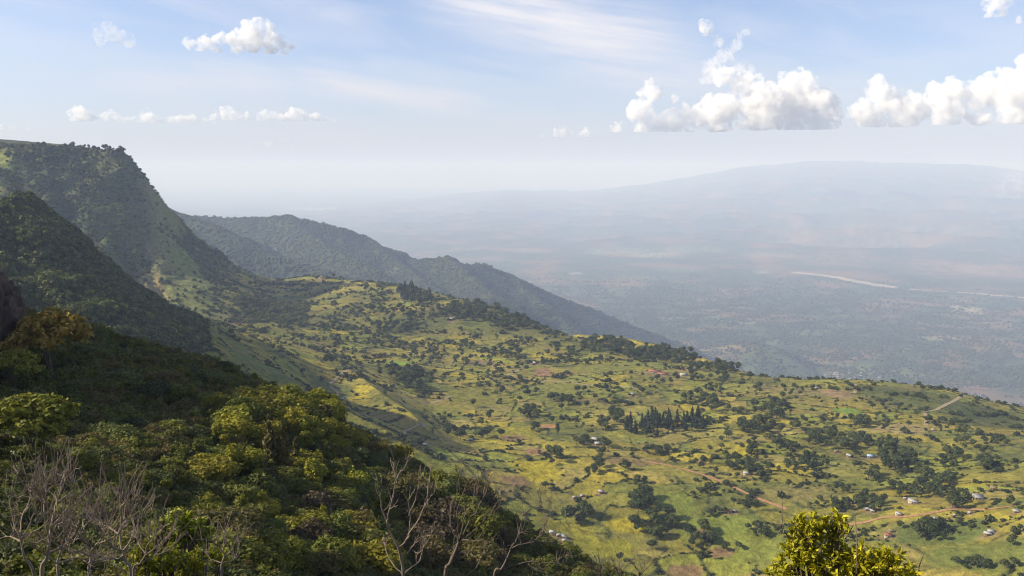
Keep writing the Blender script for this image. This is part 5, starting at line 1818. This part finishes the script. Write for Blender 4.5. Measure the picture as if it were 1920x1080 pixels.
Z4 = (640, 720)
bare_shrub("bare_shrub", 12.0, [(348, 1085), (335, 990), (320, 920), (290, 862), (265, 812)], [
    ([(265, 812), (237, 740), (217, 670), (205, 600), (200, 560)], 3.4), ([(265, 812), (250, 772), (262, 735), (290, 640), (308, 560), (312, 470)], 3.6), [(308, 560), (335, 505), (355, 470), (372, 432)],
    ([(322, 925), (352, 905), (376, 850), (382, 740), (383, 650), (410, 610)], 3.2), [(382, 740), (418, 645), (438, 545), (445, 455)], [(376, 850), (448, 765), (480, 682), (505, 640), (535, 592), (538, 545)],
    [(480, 682), (488, 560), (500, 460)], [(335, 995), (398, 932), (450, 872), (500, 842), (510, 815)], [(346, 1075), (282, 992), (252, 922), (243, 890)], [(398, 932), (440, 940), (470, 900), (465, 860)], [(310, 560), (300, 500), (305, 450)],
    [(350, 1070), (420, 1010), (440, 960), (470, 870)]],
    "bare greyish shrub standing to the left of the three in the lower middle", TWIG, Z4, 1 / 3, rt=4.6, rb=2.4, seed=1, tl=26)
bare_shrub("bare_shrub", 12.5, [(585, 1085), (612, 1010), (640, 945), (662, 885)], [
    ([(662, 885), (640, 830), (626, 760), (630, 670), (652, 600), (668, 500), (680, 432)], 3.0), ([(662, 885), (650, 800), (642, 720), (688, 600), (708, 545)], 2.6), [(662, 885), (682, 800), (702, 722), (738, 682), (768, 622), (775, 570)],
    ([(670, 875), (722, 762), (768, 702), (800, 622), (828, 532), (870, 486)], 2.8), ([(668, 880), (732, 842), (802, 762), (850, 722), (902, 688)], 2.6), [(665, 885), (722, 882), (790, 882), (842, 890)], ([(600, 1040), (560, 1045), (512, 1020), (500, 975)], 2.2),
    [(800, 622), (812, 560), (806, 500)], [(668, 600), (660, 520), (640, 470)], [(640, 945), (690, 952), (710, 955)], [(590, 1060), (640, 930), (655, 880), (648, 840)], [(700, 1085), (752, 1032), (792, 962), (800, 930)], [(640, 830), (618, 800), (612, 740)],
    [(730, 690), (760, 560), (782, 520)], [(850, 722), (880, 650), (905, 640)]],
    "bare shrub with the thickest dark trunk in the middle of the three", TWIGD, Z4, 1 / 3, rt=7.0, rb=2.5, seed=2, tl=26)
bare_shrub("bare_shrub", 11.5, [(858, 1090), (900, 1042), (930, 985), (952, 932)], [
    [(930, 982), (912, 922), (918, 880), (900, 862)], ([(952, 932), (988, 872), (1010, 802), (1020, 742), (1018, 640)], 2.6), [(1020, 742), (1080, 692), (1122, 655)], ([(955, 930), (1012, 900), (1080, 880), (1130, 832), (1160, 772), (1182, 695)], 2.8),
    [(1080, 880), (1140, 892), (1192, 882), (1230, 860)], ([(895, 1050), (990, 1012), (1080, 992), (1180, 1002), (1228, 985), (1290, 940)], 2.6), [(1040, 1012), (1092, 1050), (1152, 1068)], [(1180, 1002), (1222, 1012), (1270, 995)], [(1130, 832), (1150, 760), (1140, 730)],
    [(1010, 900), (1000, 850), (1022, 830)]],
    "bare shrub leaning to the right over the fields, rightmost of the three", TWIGD, Z4, 1 / 3, rt=4.4, rb=2.4, seed=3, tl=28)
Z3 = (0, 720)
bare_shrub("bare_shrub", 8.0, [(195, 1085), (140, 980), (118, 880)], [
    ([(118, 880), (82, 800), (62, 700), (52, 610)], 3.0), [(118, 880), (160, 790), (190, 705), (200, 650)], [(118, 880), (132, 740), (165, 660), (165, 600)], [(60, 620), (110, 640), (180, 630)], [(80, 452), (100, 500), (118, 470)], [(118, 880), (60, 860), (30, 850)],
    [(150, 800), (215, 790), (240, 720)]],
    "small bare shrub at the far left of the bottom left thicket", TWIG, Z3, 1 / 3, rt=4.2, rb=2.8, seed=4, tl=44, twigs=4)
bare_shrub("bare_shrub", 7.5, [(235, 1090), (262, 980), (278, 890), (272, 850)], [
    ([(272, 850), (250, 742), (235, 640), (205, 590), (198, 520)], 3.2), ([(275, 860), (300, 742), (330, 662), (352, 562), (370, 470)], 3.2), [(300, 790), (380, 682), (402, 562), (412, 500)], [(250, 742), (254, 600), (258, 490)], [(276, 950), (350, 922), (400, 902), (455, 820)],
    [(235, 640), (282, 592), (322, 530)], [(300, 742), (268, 682), (238, 600)], [(330, 662), (392, 610), (400, 520)], [(270, 900), (200, 830), (150, 850), (130, 880)], [(352, 562), (300, 560), (285, 480)], [(278, 890), (320, 800), (360, 760), (410, 640)]],
    "tallest bare shrub of the bottom left thicket, with a forked pale stem", TWIG, Z3, 1 / 3, rt=5.5, rb=3.0, seed=5, tl=46, twigs=5)
bare_shrub("bare_shrub", 7.0, [(330, 1090), (322, 1010), (345, 930)], [
    ([(345, 930), (400, 872), (430, 800), (425, 740)], 2.8), [(345, 930), (300, 880), (280, 800)], [(345, 930), (370, 850), (390, 780)], [(322, 1010), (420, 980), (520, 1000), (560, 960)], [(322, 1010), (250, 960), (205, 930), (190, 890)]],
    "low bare shrub between the tallest one and the wide one at bottom left", TWIG, Z3, 1 / 3, rt=4.5, rb=2.8, seed=6, tl=44, twigs=5)
bare_shrub("bare_shrub", 7.0, [(505, 1090), (512, 980), (490, 900)], [
    ([(490, 900), (472, 822), (530, 742), (562, 652), (560, 640)], 3.0), ([(505, 950), (562, 902), (602, 842), (640, 702), (622, 582)], 3.0), [(490, 900), (440, 850), (400, 790)], [(512, 980), (440, 950), (380, 950), (360, 900)], [(562, 902), (640, 860), (720, 790), (740, 650)], [(600, 850), (560, 780), (500, 720)],
    [(472, 822), (480, 760), (510, 700)], [(512, 990), (600, 980), (680, 960)], [(602, 842), (590, 760), (560, 650)]],
    "wide tangled bare shrub in the middle of the bottom left thicket", TWIG, Z3, 1 / 3, rt=5.0, rb=3.0, seed=7, tl=48, twigs=6)
bare_shrub("bare_shrub", 6.6, [(735, 1090), (708, 1000), (690, 940)], [
    ([(690, 940), (668, 842), (680, 702), (650, 620), (612, 570)], 3.2), ([(690, 940), (742, 862), (790, 752), (822, 690)], 3.0), [(742, 862), (762, 782), (740, 700), (745, 640)], [(690, 940), (620, 900), (570, 820)], [(700, 960), (640, 980), (560, 1000)], [(668, 842), (700, 780), (770, 760)], [(680, 702), (720, 640), (740, 600)],
    [(668, 842), (610, 800), (560, 800)]],
    "bare shrub with long upright stems left of the leafy green bush", TWIG, Z3, 1 / 3, rt=5.0, rb=3.0, seed=8, tl=48, twigs=5)
bare_shrub("bare_shrub", 6.2, [(750, 1090), (790, 1010), (820, 960)], [
    ([(820, 960), (872, 902), (930, 852), (990, 780)], 2.8), [(820, 960), (840, 880), (850, 800)], [(800, 1000), (880, 960), (960, 940)], [(820, 960), (780, 900), (760, 850)], [(872, 902), (880, 850), (930, 800)]],
    "fine bare shrub in front of the yellow bush at bottom left", TWIG, Z3, 1 / 3, rt=4.0, rb=2.6, seed=9, tl=44, twigs=6)
bare_shrub("bare_shrub", 6.8, [(1245, 1090), (1248, 1010), (1262, 970)], [
    [(1262, 970), (1300, 930), (1345, 875)], [(1250, 1000), (1190, 985), (1150, 950)], [(1262, 970), (1260, 900), (1280, 860)], [(1248, 1010), (1300, 1000), (1330, 960)], [(1262, 970), (1210, 900), (1130, 870)]],
    "sparse bare twigs at the right end of the bottom left thicket", TWIG, Z3, 1 / 3, rt=3.4, rb=2.2, seed=10, tl=44, twigs=4)
for i, (bx_, lb, lean) in enumerate([(1125, "faint bare twigs at the tail of the hill, the left tuft", -1), (1160, "bare twigs at the tail of the hill, the middle tuft", .3), (1200, "bare twigs at the tail of the hill, the right tuft", 1)]):
    brs = []
    for j in range(6):
        dx = (j - 2.5) * 9 + lean * 6
        brs.append([(bx_, 1078), (bx_ + dx * .5, 1062), (bx_ + dx, 1040 + abs(j - 2.5) * 5)])
    bare_shrub("bare_shrub", 20.0, [(bx_ - lean * 2, 1090), (bx_, 1076)], brs, lb, TWIGD, seed=20 + i, rt=2.2, rb=1.2, twigs=2, tl=14)


# leaves one can tell apart
def leaf_mesh(name, mat, fold=.35, curl=.25, wid=.42):
    xs = np.array([0, .18, .45, .75, 1.0])
    ws = np.array([.03, .72, 1.0, .62, .02]) * wid * .5
    zc = -curl * xs ** 2
    co, q = [], []
    for x_, w_2, z_ in zip(xs, ws, zc):
        co += [(x_, -w_2, z_ + w_2 * fold), (x_, 0, z_), (x_, w_2, z_ + w_2 * fold)]
    for i in range(4):
        for j in range(2):
            q.append((i * 3 + j, (i + 1) * 3 + j, (i + 1) * 3 + j + 1, i * 3 + j + 1))
    return mesh_np(name, co, q, mat=mat, smooth=True, link=False).data


def glossleaf(name, base, hue, var=.4, tr=.35):
    m = leafmat(name, base, tr, var, hue)
    p_ = [x for x in m.node_tree.nodes if x.type == 'BSDF_PRINCIPLED'][0]
    p_.inputs["Roughness"].default_value = 0.5
    p_.inputs["Specular IOR Level"].default_value = 0.35
    return m


LEAFY = glossleaf("glossy_yellow_leaf", (0.44, 0.425, 0.016), (1.2, 0.98, .7), .6)
LEAFG = glossleaf("glossy_green_leaf", (0.21, 0.26, 0.018), (1.3, 1.05, .8), .45)


def leafy_bush(name, D, heads, leafpx, nobj, nfol, mat, label, seed, stems, dens=None, group=None):
    """heads: (px, py, rx px, ry px) leaf masses; the largest, outermost leaves are objects, the rest one mass."""
    r2 = np.random.default_rng(1500 + seed)
    sc = D / FPX
    cx = np.mean([h_[0] for h_ in heads])
    base = P(cx, max(h_[1] + h_[3] for h_ in heads), D)
    base[2] = min(hgt(base[0], base[1]) - .1, base[2] - .3)
    root = bpy.data.objects.new(name, None)
    root.empty_display_size = .1
    root.location = base
    COL.objects.link(root)
    setp(root, label, "bush", group)
    paths = []
    shoots = []
    for (px, py, rx, ry) in heads:
        c_ = P(px, py, D)
        n_ = max(5, int(rx * ry / 90))
        for i in range(n_):
            d = r2.normal(size=3)
            d /= np.linalg.norm(d)
            d[2] = abs(d[2]) * 1.0 - .25
            rr_2 = .55 + .5 * r2.random()
            tip = c_ + d * np.array([rx, rx * .85, ry]) * sc * rr_2
            st = c_ + np.array([d[0] * rx * .3, d[1] * rx * .3, -ry * .8]) * sc
            dirn = (tip - st) / np.linalg.norm(tip - st) + np.array([0, 0, .35])
            shoots.append((st, tip, dirn / np.linalg.norm(dirn), py))
    for (st, tip, dirn, _) in shoots:
        mid = (st + tip) / 2 + r2.normal(size=3) * .02
        paths.append((smoothpath([base + (st - base) * (.55 + .3 * r2.random()), st, mid, tip], 4), np.linspace(1.8, .5, 13) * sc))
    for s_ in stems:
        pp = smoothpath([P(x, y, D * (1 + r2.normal() * .02)) for x, y in s_])
        paths.append((pp, np.linspace(1.3, .5, len(pp)) * sc))
    paths.append((smoothpath([base, base + np.array([.03, .02, .5]), P(cx, np.mean([h_[1] for h_ in heads]), D)], 5), np.linspace(6, 2.5, 11) * sc))
    co, q = tubes([(a, b[:len(a)] if len(b) >= len(a) else np.linspace(b[0], b[-1], len(a))) for a, b in paths], 5)
    mesh_np("stem", co - base, q, mat=TWIGD, smooth=True, parent=root)
    lm = [leaf_mesh("leaf", mat, .3 + .25 * i, .15 + .2 * i, .40 + .05 * i) for i in range(3)]
    tot = nobj + nfol
    fco, fq, nf = [], [], 0
    cand_ = []
    for i in range(tot):
        st, tip, dirn, _ = shoots[int(r2.integers(len(shoots)))]
        u_ = 1.0 - .75 * r2.random() ** 1.3
        p0 = st + (tip - st) * u_ + r2.normal(size=3) * leafpx * sc * .15
        a = dirn * .55 + r2.normal(size=3) * .62
        a /= np.linalg.norm(a)
        nrm = np.cross(a, r2.normal(size=3))
        nrm /= np.linalg.norm(nrm) + 1e-9
        if nrm[2] < 0:
            nrm = -nrm
        ln = leafpx * sc * (.55 + .75 * r2.random())
        cand_.append((ln * (1.5 if u_ > .8 else 1) - .5 * (p0[1] - base[1]) * .2, p0, a, nrm, ln))
    cand_.sort(key=lambda c_: -c_[0])
    for i, (_, p0, a, nrm, ln) in enumerate(cand_):
        b = np.cross(nrm, a)
        M_ = Matrix(((a[0] * ln, b[0] * ln, nrm[0] * ln, p0[0] - base[0]), (a[1] * ln, b[1] * ln, nrm[1] * ln, p0[1] - base[1]), (a[2] * ln, b[2] * ln, nrm[2] * ln, p0[2] - base[2]), (0, 0, 0, 1)))
        if i < nobj:
            o = bpy.data.objects.new("leaf", lm[i % 3])
            COL.objects.link(o)
            o.parent = root
            o.matrix_local = M_
        else:
            src_ = lm[i % 3]
            v_ = np.empty(len(src_.vertices) * 3, np.float32)
            src_.vertices.foreach_get("co", v_)
            v_ = v_.reshape(-1, 3)
            MM = np.array(M_)
            fco.append(v_ @ MM[:3, :3].T + MM[:3, 3])
            fq.append(np.array([tuple(pl.vertices) for pl in src_.polygons]) + nf)
            nf += len(v_)
    o = mesh_np("foliage", np.vstack(fco), np.vstack(fq), mat=mat, smooth=True, parent=root)
    o["kind"] = 'stuff'
    return root


leafy_bush("leafy_bush", 8.0, [(1520, 985, 34, 42), (1565, 985, 30, 38), (1500, 1030, 46, 42), (1555, 1040, 50, 50), (1610, 1045, 44, 42), (1655, 1050, 44, 40), (1690, 1070, 34, 30), (1470, 1070, 30, 34), (1540, 1110, 70, 60), (1640, 1115, 80, 55)],
           12, 300, 5600, LEAFY, "bright yellow green leafy bush at the bottom edge on the right", 1,
           [[(1606, 1075), (1607, 1020), (1605, 985), (1602, 958)], [(1725, 1085), (1723, 1065), (1727, 1052), (1731, 1042)], [(1548, 1080), (1556, 1050), (1560, 1030)], [(1480, 1010), (1462, 985), (1455, 975)], [(1470, 1000), (1466, 965), (1468, 935)], [(1585, 1010), (1596, 992), (1600, 985)]])
leafy_bush("leafy_bush", 8.5, [(300, 988, 20, 24), (330, 980, 26, 30), (365, 985, 26, 30), (345, 1008, 36, 28), (385, 1000, 12, 22)], 13, 150, 700, LEAFG, "fresh green leafy bush rising out of the bottom left thicket", 2, [])
leafy_bush("leafy_bush", 7.6, [(265, 1035, 30, 30), (310, 1050, 40, 34), (360, 1050, 36, 30), (410, 1040, 24, 34), (250, 1075, 40, 30), (340, 1085, 60, 30)], 8, 100, 2400, LEAFG, "yellow leaved bush tangled with bare twigs at the bottom left", 3, [])
print("near", round(time.time() - T0, 1))
HAZE = 7.4e-5
# ------------------------------------------------------------------ air
m, n, l = newmat("air")
pv = nd(n, "ShaderNodeVolumePrincipled")
pv.inputs["Color"].default_value = (0.52, 0.645, 0.93, 1)
pv.inputs["Absorption Color"].default_value = (0.60, 0.60, 0.60, 1)
pv.inputs["Density"].default_value = HAZE
pv.inputs["Anisotropy"].default_value = 0.0
out = nd(n, "ShaderNodeOutputMaterial")
l.new(pv.outputs[0], out.inputs["Volume"])
bx0, bx1, by0, by1, bz0, bz1 = -80000, 80000, -80000, 80000, -1495.0, 470.0
bc = [(x, y, z) for z in (bz0, bz1) for y in (by0, by1) for x in (bx0, bx1)]
hz = mesh_np("haze", bc, quads=[(0, 2, 3, 1), (4, 5, 7, 6), (0, 1, 5, 4), (2, 6, 7, 3), (0, 4, 6, 2), (1, 3, 7, 5)], mat=m)
setp(hz, "pale blue haze filling the valley air", "haze", kind='stuff')
print("done", round(time.time() - T0, 1))
